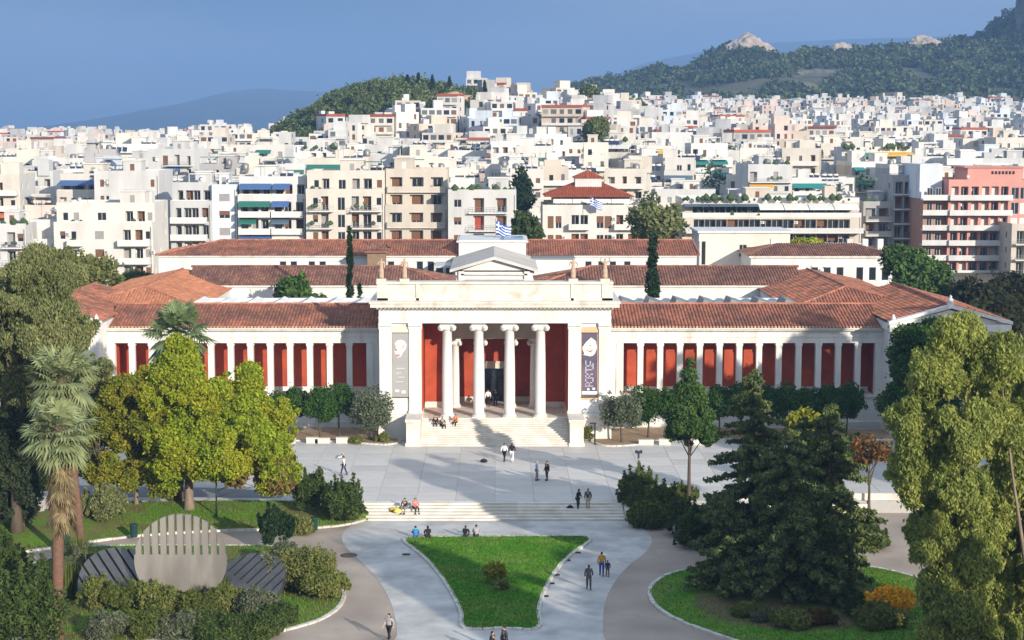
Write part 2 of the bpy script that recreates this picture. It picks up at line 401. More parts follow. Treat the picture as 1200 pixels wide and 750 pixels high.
# drain covers
for i, (x, y, l) in enumerate([(409, 651, 'dark rusty drain cover set in concrete at the left edge of the marble path')]):
    mb = MB(); p = at(x, y); mb.lathe([(.62, 0), (.62, .03), (.5, .035)], 14, mat('rusty_iron', (.09, .07, .06), rough=.7)); o = mb.build('drain_cover', loc=(p.x, p.y, .004)); o.scale = (1, .55 / .5, 1); tag(o, 'dark rusty drain cover set in the concrete beside the marble path', 'drain cover')
for (x, y, lab) in [(476, 650, 'nearest the person in bright blue'), (651, 674, 'third down the walkers\' side'), (645, 684, 'fourth down the walkers\' side'), (638, 699, 'nearest the bottom of the lawn'), (676, 648, 'first below the lawn\'s rounded corner'), (664, 657, 'second below the rounded corner')]:
    p = at(x, y); mb = MB(); mb.box(-.28, .28, -.2, .2, 0, .03, M_dark); mb.box(-.2, .2, -.03, .03, .03, .04, M_metal_dark); o = mb.build('drain_grate', loc=(p.x, p.y, .015))
    tag(o, 'small dark drain grate at the lawn kerb, ' + lab, 'drain grate', 'drain grates along the lawn kerb')
# ------------------------------------------------------------------ roof tiles
def tiles(mb, poly, m, base=None, du=.34, dl=.46, hr=.085, lift=.03):
    """rows of half-round cover tiles laid down the slope of a flat convex polygon"""
    P = [Vector(p) for p in poly]
    n = (P[1] - P[0]).cross(P[2] - P[0]).normalized()
    if n.z < 0: n = -n
    s = (Vector((0, 0, -1)) - n * n.dot(Vector((0, 0, -1)))).normalized(); r = n.cross(s).normalized(); o = P[0]
    Q = [((p - o).dot(r), (p - o).dot(s)) for p in P]
    mb.face([p for p in P], base or m)
    u0, u1 = min(q[0] for q in Q), max(q[0] for q in Q); k = max(1, int((u1 - u0) / du)); du = (u1 - u0) / k
    for i in range(k):
        u = u0 + (i + .5) * du; hits = []
        for a, b in zip(Q, Q[1:] + Q[:1]):
            if (a[0] - u) * (b[0] - u) < 0: hits.append(a[1] + (b[1] - a[1]) * (u - a[0]) / (b[0] - a[0]))
        if len(hits) < 2: continue
        v0, v1 = min(hits), max(hits); c = max(1, int((v1 - v0) / dl)); d = (v1 - v0) / c
        for j in range(c):
            ju = rng.uniform(-.012, .012); va, vb = v0 + j * d - .03, v0 + (j + 1) * d
            h0, h1 = hr * .8, hr * 1.25 + rng.uniform(-.01, .012); w0, w1 = du * .27, du * .33
            vs = []
            for v, h, w in ((va, h0, w0), (vb, h1, w1)):
                for uu, hh in ((-w, 0), (-w * .55, h), (w * .55, h), (w, 0)):
                    vs.append(o + r * (u + uu + ju) + s * v + n * (hh + .004))
            mb.mesh(vs, [(0, 1, 5, 4), (1, 2, 6, 5), (2, 3, 7, 6), (4, 5, 6, 7)], m)
def ridge(mb, a, b, m=None, r=.16, d=.5):
    a, b = Vector(a), Vector(b); n = max(1, int((b - a).length / d))
    for i in range(n):
        p, q = a.lerp(b, i / n), a.lerp(b, (i + 1) / n + .01); mb.tube([p, q], [r, r * 1.12], 6, m or M_ridge, False)

MUS = empty('museum', (0, 163.5, PZ), 0, 'long white neoclassical museum with red loggias, a four-column porch and clay tile roofs', 'museum')
MUSL = Vector((0, 163.5, PZ))
def mpart(mb, name, parent=None, mat=None):
    """parts are built in place and hung on the museum"""
    me = mb.make(name)
    if mat is not None and not mb.mats: me.materials.append(mat)
    o = mobj(name, me, parent or MUS)
    if parent is None: o.location = -MUSL
    return o
ZP = 3.0
# --- museum stairs: 13 steps between two pedestals
for k in range(13):
    y0 = 159.8 + k * .325; mb = MB(); z0 = PZ + k * (ZP - PZ) / 13; z1 = PZ + (k + 1) * (ZP - PZ) / 13 - .003
    mb.box(-7.1, 7.1, y0, 164.3, z0 if k else PZ - .1, z1, M_step); mb.box(-7.1, 7.1, y0 - .03, y0, z1 - .045, z1, M_step)
    mpart(mb, 'step')
mb = MB(); mb.box(-7.1, 7.1, 164.3, 174, ZP - 1.2, ZP - .004, M_marble); mb.box(-11, 11, 165.2, 174.2, PZ - .2, ZP - 1.21, M_wallwhite); mpart(mb, 'porch_floor')
for s in (-1, 1):
    mb = MB()
    X = lambda a, b: (min(s * a, s * b), max(s * a, s * b))
    a, b = X(7.12, 8.42); mb.box(a, b, 159.75, 163.52, PZ - .1, 3.25, M_marble)
    a, b = X(7.02, 8.52); mb.box(a, b, 159.65, 163.5, 3.25, 3.52, M_marble); mb.box(a, b, 159.65, 163.5, PZ - .1, PZ + .28, M_marble)
    mpart(mb, 'pedestal')
    # porch end walls with pilasters
    mb = MB()
    a, b = X(7.12, 11.15); mb.box(a, b, 163.75, 174, PZ - .2, 12.3, M_white)
    a, b = X(8.45, 11.3); mb.box(a, b, 163.3, 163.74, PZ - .2, 3.1, M_wallwhite); mb.box(a, b, 163.2, 163.74, 3.1, 3.4, M_white)
    mpart(mb, 'porch_wall')
    for (p, q) in ((7.1, 8.3), (10.05, 11.17)):
        mb = MB(); a, b = X(p, q); mb.box(a, b, 163.48, 163.76, 3.4 if p > 9 else 3.0, 11.75, M_white)
        a, b = X(p - .06, q + .06); mb.box(a, b, 163.42, 163.78, 11.75, 11.95, M_white); mb.box(a, b, 163.38, 163.78, 12.0, 12.3, M_white)
        mb.box(a, b, 163.42, 163.78, 3.4 if p > 9 else 3.0, 3.75, M_white); mpart(mb, 'pilaster')
    mb = MB(); a, b = X(7.02, 7.121); mb.box(a, b, 164.2, 170.3, 3.55, 12.28, M_red); mb.box(a, b, 164.2, 170.3, 3.0, 3.55, M_marble)
    a, b = X(4.4, 7.02); mb.box(a, b, 170.3, 174, 3.55, 12.28, M_red); mb.box(a, b, 170.26, 170.3, 3.0, 3.55, M_marble); mpart(mb, 'red_wall')
    # wrought edge moulding between pilaster and panel
# inner recess
mb = MB(); mb.box(-4.4, -1.35, 173.9, 174.3, 3.5, 11.5, M_red); mb.box(1.15, 4.4, 173.9, 174.3, 3.5, 11.5, M_red); mb.box(-1.35, 1.15, 173.9, 174.3, 7.0, 11.5, M_red)
mb.box(-4.4, -1.36, 173.84, 174.2, 3.0, 3.5, M_marble); mb.box(1.16, 4.4, 173.84, 174.2, 3.0, 3.5, M_marble); mpart(mb, 'red_wall')
mb = MB(); mb.box(-4.4, 4.4, 170.0, 171.1, 9.97, 11.55, M_beige); mb.box(-4.4, 4.4, 169.9, 171.15, 11.55, 12.28, M_red); mb.box(-4.4, 4.4, 171.15, 174, 11.5, 11.6, M_beige); mpart(mb, 'inner_beam')
mb = MB(); mb.box(-1.6, 1.4, 173.7, 173.89, 6.45, 7.05, M_marble); mb.box(-1.55, -1.1, 173.72, 173.9, 3, 6.45, M_marble); mb.box(.9, 1.35, 173.72, 173.9, 3, 6.45, M_marble); mb.box(-1.7, 1.5, 173.6, 173.9, 7.05, 7.2, M_marble)
door_frame = mpart(mb, 'door_surround')
mb = MB(); mb.box(-1.1, .9, 174.3, 174.34, 3, 6.45, M_glass); mb.box(-1.1, .9, 174.22, 174.31, 5.35, 5.47, M_metal_dark); mb.box(-.13, -.05, 174.22, 174.31, 3, 5.35, M_metal_dark)
for xx in (-1.1, -.62, .36, .84): mb.box(xx, xx + .06, 174.22, 174.31, 3, 5.35, M_metal_dark)
mpart(mb, 'door')

# --- columns
def column(name, x, y, z0, z1, r, cap):
    e_ = empty(name, (0, 0, 0)); e_.parent = MUS; e_.location = Vector((x, y, z0)) - MUSL
    h = z1 - z0; mb = MB()
    mb.lathe([(r * 1.06, .30), (r * 1.0, .45), (r * .995, h * .33), (r * .95, h * .6), (r * .85, h - cap - .02), (r * .9, h - cap)], 24, M_white); mb.build('shaft', e_)
    mb = MB(); mb.box(-r * 1.28, r * 1.28, -r * 1.28, r * 1.28, -.03, .06, M_white)
    mb.lathe([(r * 1.3, .06), (r * 1.34, .11), (r * 1.3, .16), (r * 1.12, .19), (r * 1.12, .22), (r * 1.2, .25), (r * 1.18, .29), (r * 1.05, .31)], 24, M_white); mb.build('base', e_)
    mb = MB(); zc = h - cap
    mb.lathe([(r * .9, zc), (r * 1.08, zc + cap * .22), (r * 1.12, zc + cap * .36), (r * .95, zc + cap * .5)], 24, M_white)
    for sx in (-1, 1):      # volutes: scrolls whose axis runs into the porch
        for q, (rr, ext) in enumerate(((cap * .36, r * 1.04), (cap * .22, r * 1.1), (cap * .1, r * 1.15))):
            M = Matrix.Translation((sx * r * 1.13, 0, zc + cap * .34)) @ Matrix.Rotation(math.pi / 2, 4, 'X')
            mb.lathe([(rr, -ext), (rr, -ext * .5), (rr * .8, 0), (rr, ext * .5), (rr, ext)], 14, M_white, M)
    mb.box(-r * 1.15, r * 1.15, -r * .95, r * .95, zc + cap * .42, zc + cap * .72, M_white)
    mb.box(-r * 1.3, r * 1.3, -r * 1.15, r * 1.15, zc + cap * .72, h, M_white); mb.build('capital', e_)
for x in (-4.64, -1.58, 1.42, 4.42): column('porch_column', x, 164.6, ZP, 12.3, .525, .82)
for x in (-4.0, -1.46, 1.62, 3.95): column('inner_column', x, 170.55, ZP, 9.97, .42, .7)

# --- entablature, cornice and attic
mb = MB(); mb.box(-11.2, 11.2, 163.44, 174.2, 12.302, 12.78, M_white); mb.box(-11.25, 11.25, 163.38, 174.2, 12.78, 12.86, M_white); mb.box(-11.2, 11.2, 163.46, 174.2, 12.86, 13.72, M_white); mpart(mb, 'entablature')
mb = MB(); mb.box(-11.45, 11.45, 163.15, 174.4, 13.72, 13.9, M_marble); mb.box(-11.95, 11.95, 162.55, 174.6, 13.9, 14.28, M_marble); mb.box(-12.05, 12.05, 162.42, 174.7, 14.28, 14.5, M_marble)
for k in range(60):
    x = -11.3 + k * 22.6 / 59; mb.box(x - .09, x + .09, 162.85, 163.15, 13.72, 13.898, M_marble)
mpart(mb, 'cornice')
mb = MB(); mb.box(-11.2, 11.2, 163.6, 164.9, 14.5, 16.08, M_marble)
for a, b in ((-11.35, -10.3), (-7.6, -7.3), (7.3, 7.6), (10.3, 11.35)): mb.box(a, b, 163.5, 163.7, 14.5, 16.075, M_marble)
mb.box(-11.4, 11.4, 163.42, 165.0, 16.08, 16.3, M_marble); mb.box(-11.4, 11.4, 163.5, 163.6, 14.5, 14.72, M_marble)
mpart(mb, 'attic')

# --- loggia wings
OP0, OPP, OPW = 12.93, 1.987, 1.42
for s in (-1, 1):
    X = lambda a, b: (min(s * a, s * b), max(s * a, s * b))
    mb = MB(); a, b = X(11.15, 39.4); mb.box(a, b, 170.0, 176, PZ - .2, 4.05, M_wallwhite); mb.box(a, b, 169.8, 173.2, 4.05, 4.27, M_white); mb.box(a, b, 169.75, 170.0, PZ - .2, 1.6, M_wallwhite); mpart(mb, 'podium')
    mb = MB(); mb.box(a, b, 172.9, 176, 4.27, 9.62, M_red); mb.box(a, b, 172.86, 172.9, 4.27, 4.7, M_white); mpart(mb, 'red_wall')
    for (w0, w1, v0, v1, rr) in ((11.15, 12.92, 12.2, 12.91, 12.93), (38.2, 39.4, 38.23, 38.93, 38.195)):
        mb = MB(); p, q = X(w0, w1); mb.box(p, q, 170, 172.85, 4.272, 9.55, M_white); p, q = X(v0, v1); mb.box(p, q, 169.88, 170.002, 4.272, 9.5, M_white)
        p, q = X(rr - .012, rr + .012); mb.box(p, q, 170.72, 172.86, 4.272, 9.55, M_red); mpart(mb, 'wing_wall')
    for k in range(12):
        xa = OP0 + k * OPP + OPW; xb = OP0 + (k + 1) * OPP; mb = MB()
        p, q = X(xa, xb); mb.box(p, q, 170, 170.7, 4.45, 9.25, M_white)
        p, q = X(xa - .06, xb + .06); mb.box(p, q, 169.95, 170.75, 9.25, 9.55, M_white); mb.box(p, q, 169.95, 170.75, 4.272, 4.45, M_white); mpart(mb, 'pillar')
    mb = MB(); a, b = X(11.15, 39.4); mb.box(a, b, 169.97, 173, 9.552, 10.15, M_white); mb.box(a, b, 169.9, 173, 10.15, 10.25, M_white); mb.box(a, b, 169.98, 176, 10.25, 10.8, M_white)
    a, b = X(11.15, 39.5); mb.box(a, b, 169.6, 176, 10.8, 10.98, M_white); mb.box(a, b, 169.35, 176, 10.98, 11.16, M_white); mpart(mb, 'entablature')
    mb = MB(); a, b = X(11.16, 39.1)
    tiles(mb, [(a, 169.3, 11.2), (b, 169.3, 11.2), (b, 176, 12.85), (a, 176, 12.85)], M_tile)
    mb.face([(a, 176, 12.85), (b, 176, 12.85), (b, 178, 12.3), (a, 178, 12.3)], M_tile)
    n = int((b - a) / .34)
    for k in range(n):
        x = a + (k + .5) * (b - a) / n; mb.box(x - .1, x + .1, 169.2, 169.34, 11.17, 11.33, M_eave)
    ridge(mb, (a, 176, 12.88), (b, 176, 12.88)); o = mpart(mb, 'tile_roof'); o['kind'] = 'stuff'
    # flat white roof behind with a saw-tooth row of rooflights
    mb = MB(); a, b = X(11.2, 38.5); mb.box(a, b, 177.5, 186, 11.2, 12.2, M_wallwhite); mb.box(a, b, 185.6, 186.2, 12.2, 12.5, M_wallwhite); mpart(mb, 'flat_roof')
    for k in range(8):
        x = 13.2 + k * 2.9; mb = MB(); p, q = X(x, x + 1.9)
        if s > 0: pr = [(p, 12.2), (q, 12.2), (q, 12.4), (p + .3, 12.95)]
        else: pr = [(p, 12.2), (q, 12.2), (q - .2, 12.5), ((p + q) / 2, 12.85), (p + .2, 12.5)]
        mb.prism(pr, 180.2, 184.6, M_wallwhite if s < 0 else M_metal_grey); mb.box(p + .3, q - .3, 180.1, 180.19, 12.22, 12.36, M_dark); mpart(mb, 'rooflight')
    # end pavilion with pediment
    mb = MB(); a, b = X(38.9, 50.2); mb.box(a, b, 166.2, 190, PZ - .2, 11.2, M_white)
    for x in (39.3, 42.5, 46.0, 49.2):
        p, q = X(x, x + .7); mb.box(p, q, 166.0, 166.2, 4.3, 10.2, M_white)
    mb.box(a, b, 165.95, 166.2, PZ - .2, 4.2, M_wallwhite)
    a, b = X(38.6, 50.5); mb.box(a, b, 165.7, 190.2, 11.2, 11.9, M_white); mpart(mb, 'pavilion')
    mb = MB(); cx = s * 44.55
    mb.prism([(cx - 5.7, 11.9), (cx + 5.7, 11.9), (cx, 13.3)], 166.1, 166.4, M_white); mpart(mb, 'pediment')
    mb = MB()
    for t in (-1, 1):
        poly = [(cx + t * 6.05, 11.9), (cx + t * 6.05, 12.2), (cx, 13.85), (cx, 13.5)]
        if t > 0: poly = poly[::-1]
        mb.prism(poly, 165.6, 166.35, M_white)
    mpart(mb, 'raking_cornice')
    mb = MB(); mb.box(cx - .28, cx + .28, 165.8, 166.3, 13.8, 14.0, M_white); mb.lathe([(.16, 14.0), (.3, 14.2), (.24, 14.4), (.1, 14.5), (.16, 14.62), (.02, 14.8)], 10, M_white, c=(cx, 166.05, 0))
    mpart(mb, 'finial'); mb = MB(); ex = s * 39.0; mb.box(ex - .22, ex + .22, 165.8, 166.2, 12.2, 12.35, M_white); mb.lathe([(.15, 12.35), (.24, 12.5), (.05, 12.9)], 8, M_white, c=(ex, 166, 0)); mpart(mb, 'finial')
    mb = MB()
    tiles(mb, [(cx, 166.3, 13.75), (cx, 190, 13.75), (cx - 6.0, 190, 12.15), (cx - 6.0, 166.3, 12.15)], M_tile); tiles(mb, [(cx, 166.3, 13.75), (cx + 6.0, 166.3, 12.15), (cx + 6.0, 190, 12.15), (cx, 190, 13.75)], M_tile)
    ridge(mb, (cx, 166.4, 13.8), (cx, 190, 13.8)); o = mpart(mb, 'tile_roof'); o['kind'] = 'stuff'
    # side wing running back
    rx = s * 38; mb = MB(); a, b = X(31.2, 45.2); mb.box(a, b, 178.5, 212, PZ, 12.1, M_wallwhite); mpart(mb, 'side_wing')
    mb = MB(); T = M_tile_org if s < 0 else M_tile
    a, b = X(31, 45.5); zr, ze = 13.95, 12.15
    tiles(mb, [(a, 178.3, ze), (a, 213, ze), (rx, 207, zr), (rx, 184, zr)], T); tiles(mb, [(b, 178.3, ze), (b, 213, ze), (rx, 207, zr), (rx, 184, zr)], T)
    tiles(mb, [(a, 178.3, ze), (b, 178.3, ze), (rx, 184, zr)], T); tiles(mb, [(a, 213, ze), (b, 213, ze), (rx, 207, zr)], T)
    ridge(mb, (rx, 184, zr), (rx, 207, zr)); ridge(mb, (a, 178.3, ze), (rx, 184, zr)); ridge(mb, (b, 178.3, ze), (rx, 184, zr)); o = mpart(mb, 'tile_roof'); o['kind'] = 'stuff'
    # middle hall across the courtyards
    i0 = 5.0
    mb = MB(); a, b = X(i0, 37); mb.box(a, b, 200.3, 211.7, PZ, 12.35, M_wallwhite); mb.box(a, b, 200.1, 211.9, 12.35, 12.6, M_white); mpart(mb, 'middle_hall')
    mb = MB(); e0, e1, r0 = s * i0 - s * .3, s * 36.5, s * 11.5
    tiles(mb, [(e0, 199.9, 12.65), (e1, 199.9, 12.65), (e1, 206, 14.35), (r0, 206, 14.35)], M_tile_old); tiles(mb, [(e0, 199.9, 12.65), (r0, 206, 14.35), (e0, 212.1, 12.65)], M_tile_old)
    tiles(mb, [(e0, 212.1, 12.65), (e1, 212.1, 12.65), (e1, 206, 14.35), (r0, 206, 14.35)], M_tile_old)
    ridge(mb, (r0, 206, 14.38), (e1, 206, 14.38), M_tile_old); ridge(mb, (e0, 199.9, 12.66), (r0, 206, 14.38)); o = mpart(mb, 'tile_roof'); o['kind'] = 'stuff'
    # back range
    xa, xb = (5.2, 46.7) if s < 0 else (4.4, 28)
    mb = MB(); a, b = X(xa, xb); mb.box(a, b, 236.4, 248, PZ, 13.2, M_wallwhite); mb.box(a, b, 236.2, 248.2, 13.2, 13.5, M_white); mpart(mb, 'back_range')
    wb = MB()
    for xw in ([8.5, 10, 14, 15.6, 23.5, 25, 27.5, 29] if s < 0 else [12.6, 14.4, 16, 18, 21]):
        p, q = X(xw, xw + .8); wb.box(p, q, 236.32, 236.39, 11.2, 12.6, M_glass); wb.box(p - .08, q + .08, 236.3, 236.38, 12.6, 12.7, M_white)
    o = mpart(wb, 'high_windows'); o['kind'] = 'stuff'
    mb = MB(); hip = 8 if s < 0 else .01
    p0, p1 = s * (xa - .1), s * (xb + .3); r1 = s * (xb - hip)
    tiles(mb, [(p0, 235.9, 13.5), (p1, 235.9, 13.5), (r1, 242, 15.15), (p0, 242, 15.15)], M_tile); tiles(mb, [(p1, 235.9, 13.5), (p1, 248.1, 13.5), (r1, 242, 15.15)], M_tile_org if s < 0 else M_tile)
    tiles(mb, [(p0, 248.1, 13.5), (p1, 248.1, 13.5), (r1, 242, 15.15), (p0, 242, 15.15)], M_tile); ridge(mb, (p0, 242, 15.2), (r1, 242, 15.2)); ridge(mb, (p1, 235.9, 13.55), (r1, 242, 15.2)); o = mpart(mb, 'tile_roof'); o['kind'] = 'stuff'
# chimney-like masonry stack before the back range
mb = MB(); mb.box(-17.3, -14.9, 231, 233.4, 8, 14.2, mat('old_brown_brick', (.24, .17, .11), var=.2, scale=2.5)); mb.box(-17.7, -14.5, 230.6, 233.8, 14.2, 14.6, M_tile_old)
tiles(mb, [(-17.9, 230.4, 14.6), (-14.3, 230.4, 14.6), (-15.2, 232.2, 15.4), (-17.0, 232.2, 15.4)], M_tile_old); tiles(mb, [(-17.9, 234, 14.6), (-14.3, 234, 14.6), (-15.2, 232.2, 15.4), (-17.0, 232.2, 15.4)], M_tile_old); mb.box(-17.0, -15.2, 232.1, 232.3, 14.6, 15.45, M_tile_old)
mpart(mb, 'brick_stack')
# central hall with grey pediment behind the porch
mg = mat('grey_painted_pediment', (.58, .56, .52), var=.12, scale=.8, col2=(.42, .40, .37))
M_pale = mat('pale_roof_sheet', (.58, .52, .44), var=.12, scale=.5, col2=(.44, .39, .33))
mb = MB(); mb.box(-5, 5, 215.2, 236, PZ, 12.9, M_wallwhite); mpart(mb, 'central_hall')
mb = MB(); mb.prism([(-4.2, 13.1), (4.0, 13.1), (-.1, 14.5)], 215.25, 215.5, M_wallwhite)
mb.box(-4.3, 4.1, 214.9, 215.3, 12.5, 12.7, mg); mb.box(-4.2, 4.0, 215.0, 215.25, 11.9, 12.05, mg)
mb.box(-4.6, -3.9, 214.9, 215.6, 11, 13.0, M_wallwhite); mb.box(3.7, 4.4, 214.9, 215.6, 11, 13.0, M_wallwhite)
for t in (-1, 1):
    poly = [(-.1 + t * 5.6, 12.9), (-.1 + t * 5.6, 13.25), (-.1, 14.9), (-.1, 14.5)]
    mb.prism(poly if t < 0 else poly[::-1], 214.5, 215.6, mg)
mpart(mb, 'pediment')
mb = MB(); mb.face([(-5.7, 215.6, 13.2), (-.1, 215.6, 14.85), (-.1, 236, 14.85), (-5.7, 236, 13.2)], M_pale); mb.face([(5.5, 215.6, 13.2), (-.1, 215.6, 14.85), (-.1, 236, 14.85), (5.5, 236, 13.2)], M_pale); mpart(mb, 'hall_roof')
mb = MB(); mb.box(-5.0, 4.3, 235.5, 247, 12, 15.6, M_wallwhite); mb.box(1.2, 3.9, 236, 240, 15.6, 15.9, mat('rooflight_glass', (.18, .27, .36), rough=.2, var=.05)); mb.box(-5.3, 4.6, 235.2, 247.2, 15.3, 15.5, M_white); mpart(mb, 'hall_block')
mb = MB(); mb.box(5.2, 10.8, 231, 235.9, 9, 13.25, M_wallwhite); mb.box(5.1, 10.9, 230.9, 236, 13.25, 13.45, M_metal_grey); mpart(mb, 'service_room')
mb = MB(); mb.box(-8.2, -5.2, 229, 235.9, 9, 12.6, mg); mb.box(-7.9, -7.0, 228.95, 229, 10.6, 12.3, M_glass); mb.box(-6.6, -5.7, 228.95, 229, 10.6, 12.3, M_glass); mpart(mb, 'service_room')

# --- two long banners on the porch walls
def banner(cx, label, right):
    b = empty('banner', (cx, 163.6, 8.2), 0, label, 'banner', 'banners on the porch walls')
    wf = MB(); w, h = .92, 3.15
    if right:
        for (p, q, r_, t) in ((-w, -w + .16, -h, h), (w - .16, w, -h, h), (-w, w, h - .02, h + .55), (-w, w, -h - .2, -h)): wf.box(p, q, .02, .14, r_, t, M_wood)
    else:
        for (p, q, r_, t) in ((-w, -w + .12, -h, h), (w - .16, w + .1, -h, h), (-w, w, h - .02, h + .55)): wf.box(p, q, .02, .14, r_, t, mat('pale_timber', (.75, .66, .48), var=.08))
    wf.build('frame', b)
    c = MB(); cm = mat('banner_print_purple', (.095, .085, .125), var=.15, scale=.8, col2=(.20, .13, .16)) if right else mat('banner_print_grey', (.34, .33, .32), var=.1, scale=.7)
    c.box(-w + .16, w - .16, -.02, .0, -h, h, cm); c.build('cloth', b)
    p = MB()
    def blob(pts, m, y=-.026): p.face([(x, y, z) for x, z in pts], m)
    if right:
        st = mat('printed_stone', (.78, .66, .58), var=.12, scale=3)
        blob([(-.62, 1.0), (-.5, 1.15), (-.68, 1.5), (-.70, 1.75), (-.35, 2.25), (.15, 2.7), (.6, 2.35), (.72, 1.7), (.55, 1.2), (.35, .95), (.05, .85), (-.3, .95)], st)
        dk = mat('printed_shadow', (.32, .2, .18), var=.1)
        blob([(-.45, 1.45), (.1, 1.25), (.4, 1.5), (.0, 1.42)], dk, -.03); blob([(-.1, 1.95), (.2, 1.8), (.1, 2.0)], dk, -.03)
        lt = mat('printed_letters', (.40, .37, .44), var=.2, scale=3)
        for (x0, x1, z0, z1) in ((-.42, -.30, -1.9, .45), (.02, .14, -.1, .4), (.28, .4, -.5, .2), (-.42, .3, -.12, 0), (-.3, .42, -.5, -.4), (-.42, .34, -.95, -.82), (-.05, .06, -1.25, -.82), (-.42, .40, -1.3, -1.2), (.28, .4, -1.75, -1.3), (-.42, .4, -1.76, -1.64), (-.05, .05, -2.0, -1.65), (-.42, .36, -2.1, -2.0)): blob([(x0, z0), (x1, z0), (x1, z1), (x0, z1)], lt)
        wh = mat('printed_white', (.8, .8, .8), var=0)
        blob([(-.72, -2.86), (.72, -2.86), (.72, -2.55), (-.72, -2.55)], wh); blob([(-.2, -2.45), (0, -2.45), (0, -2.25), (-.2, -2.25)], wh); blob([(.3, -2.4), (.55, -2.4), (.55, -2.2), (.3, -2.2)], wh)
    else:
        st = mat('printed_statue', (.74, .62, .58), var=.15, scale=3); dk = mat('printed_red_shadow', (.42, .2, .2), var=.1); lt = mat('printed_grey_letters', (.55, .55, .53), var=.05)
        blob([(-.3, .75), (.05, .8), (.3, 1.3), (.5, 1.5), (.62, 2.0), (.45, 2.35), (.1, 2.5), (-.3, 2.4), (-.55, 2.1), (-.4, 1.8), (-.55, 1.4), (-.45, 1.1)], st)
        blob([(-.42, .85), (-.1, .85), (-.05, 1.05), (-.4, 1.05)], dk, -.03); blob([(-.5, 1.4), (-.3, 1.35), (-.3, 1.6), (-.5, 1.62)], dk, -.03); blob([(.05, 1.5), (.4, 1.7), (.5, 2.1), (.2, 1.9)], mat('printed_mid', (.55, .45, .43), var=.1), -.03)
        for z, x0, x1 in ((-.35, -.35, .45), (-.8, -.45, .1), (-1.2, -.2, .4), (-1.65, -.4, .3)): blob([(x0, z), (x1, z), (x1, z + .07), (x0, z + .07)], lt)
        wh = mat('printed_pale', (.7, .7, .68), var=0)
        blob([(-.5, -2.6), (-.15, -2.65), (-.1, -2.4), (-.5, -2.38)], wh); blob([(.1, -2.75), (.5, -2.75), (.5, -2.45), (.1, -2.5)], wh)
    p.build('print', b)
    r_ = MB(); r_.tube([(-w + .1, -.02, h), (w - .1, -.02, h)], .035, 6, M_metal_dark); r_.tube([(-w + .1, -.02, -h), (w - .1, -.02, -h)], .035, 6, M_metal_dark); r_.build('rod', b)
banner(-9.15, 'grey banner with a pale carved head hung on the porch wall above the olive', False)
banner(9.15, 'dark purple banner with a pale stone block and lettering in a peach timber frame', True)
SHADE_TREES = [(35, 57, 22, 6, 'nearest the street'), (42, 66, 19, 5, 'second from the street'), (57, 116, 27, 5, 'nearest the museum end'), (66, 118, 29, 5.5, 'second at the museum end'), (75, 121, 29, 6, 'farthest out at the museum end')]
# ------------------------------------------------------------------ plants
def leaf_mesh(name, clumps, per, size, m, elong=1.7, droop=0.0, flat=0.0, shell=.55, seed=0, up=.05):
    """clumps: rows of (x, y, z, rx, ry, rz); per leaves in each; every leaf is its own small rhomb"""
    g = np.random.default_rng(seed + 11); cl = np.array(clumps, float); n = len(cl)
    vol = (cl[:, 3] * cl[:, 4] * cl[:, 5]) ** (2 / 3); cnt = np.maximum(6, (per * vol / vol.mean())).astype(int); idx = np.repeat(np.arange(n), cnt); N = len(idx)
    d = g.normal(size=(N, 3)); d /= np.linalg.norm(d, axis=1)[:, None]
    rad = shell + (1 - shell) * g.random(N) ** .6; rad *= 1 + .18 * g.normal(size=N) * (g.random(N) < .35)
    p = cl[idx, :3] + d * rad[:, None] * cl[idx, 3:6]
    a = g.normal(size=(N, 3)); a /= np.linalg.norm(a, axis=1)[:, None]
    if droop: a = a * (1 - droop) + np.array([0, 0, -1.0]) * droop * 1.6
    if flat: a[:, 2] *= (1 - flat)
    a /= np.linalg.norm(a, axis=1)[:, None] + 1e-9
    nn = d * .75 + g.normal(size=(N, 3)) * .8; nn[:, 2] += up
    b = np.cross(a, nn); b /= np.linalg.norm(b, axis=1)[:, None] + 1e-9
    s = size * (.6 + .8 * g.random(N)); a = a * (s * elong * .5)[:, None]; b = b * (s * .5)[:, None]
    V = np.stack([p - a, p + b, p + a, p - b], 1).reshape(-1, 3)
    me = bpy.data.meshes.new(name); me.vertices.add(4 * N); me.vertices.foreach_set('co', V.ravel())
    me.loops.add(4 * N); me.loops.foreach_set('vertex_index', np.arange(4 * N, dtype=np.int32))
    me.polygons.add(N); me.polygons.foreach_set('loop_start', np.arange(0, 4 * N, 4, dtype=np.int32)); me.update(calc_edges=True)
    me.materials.append(m); return me

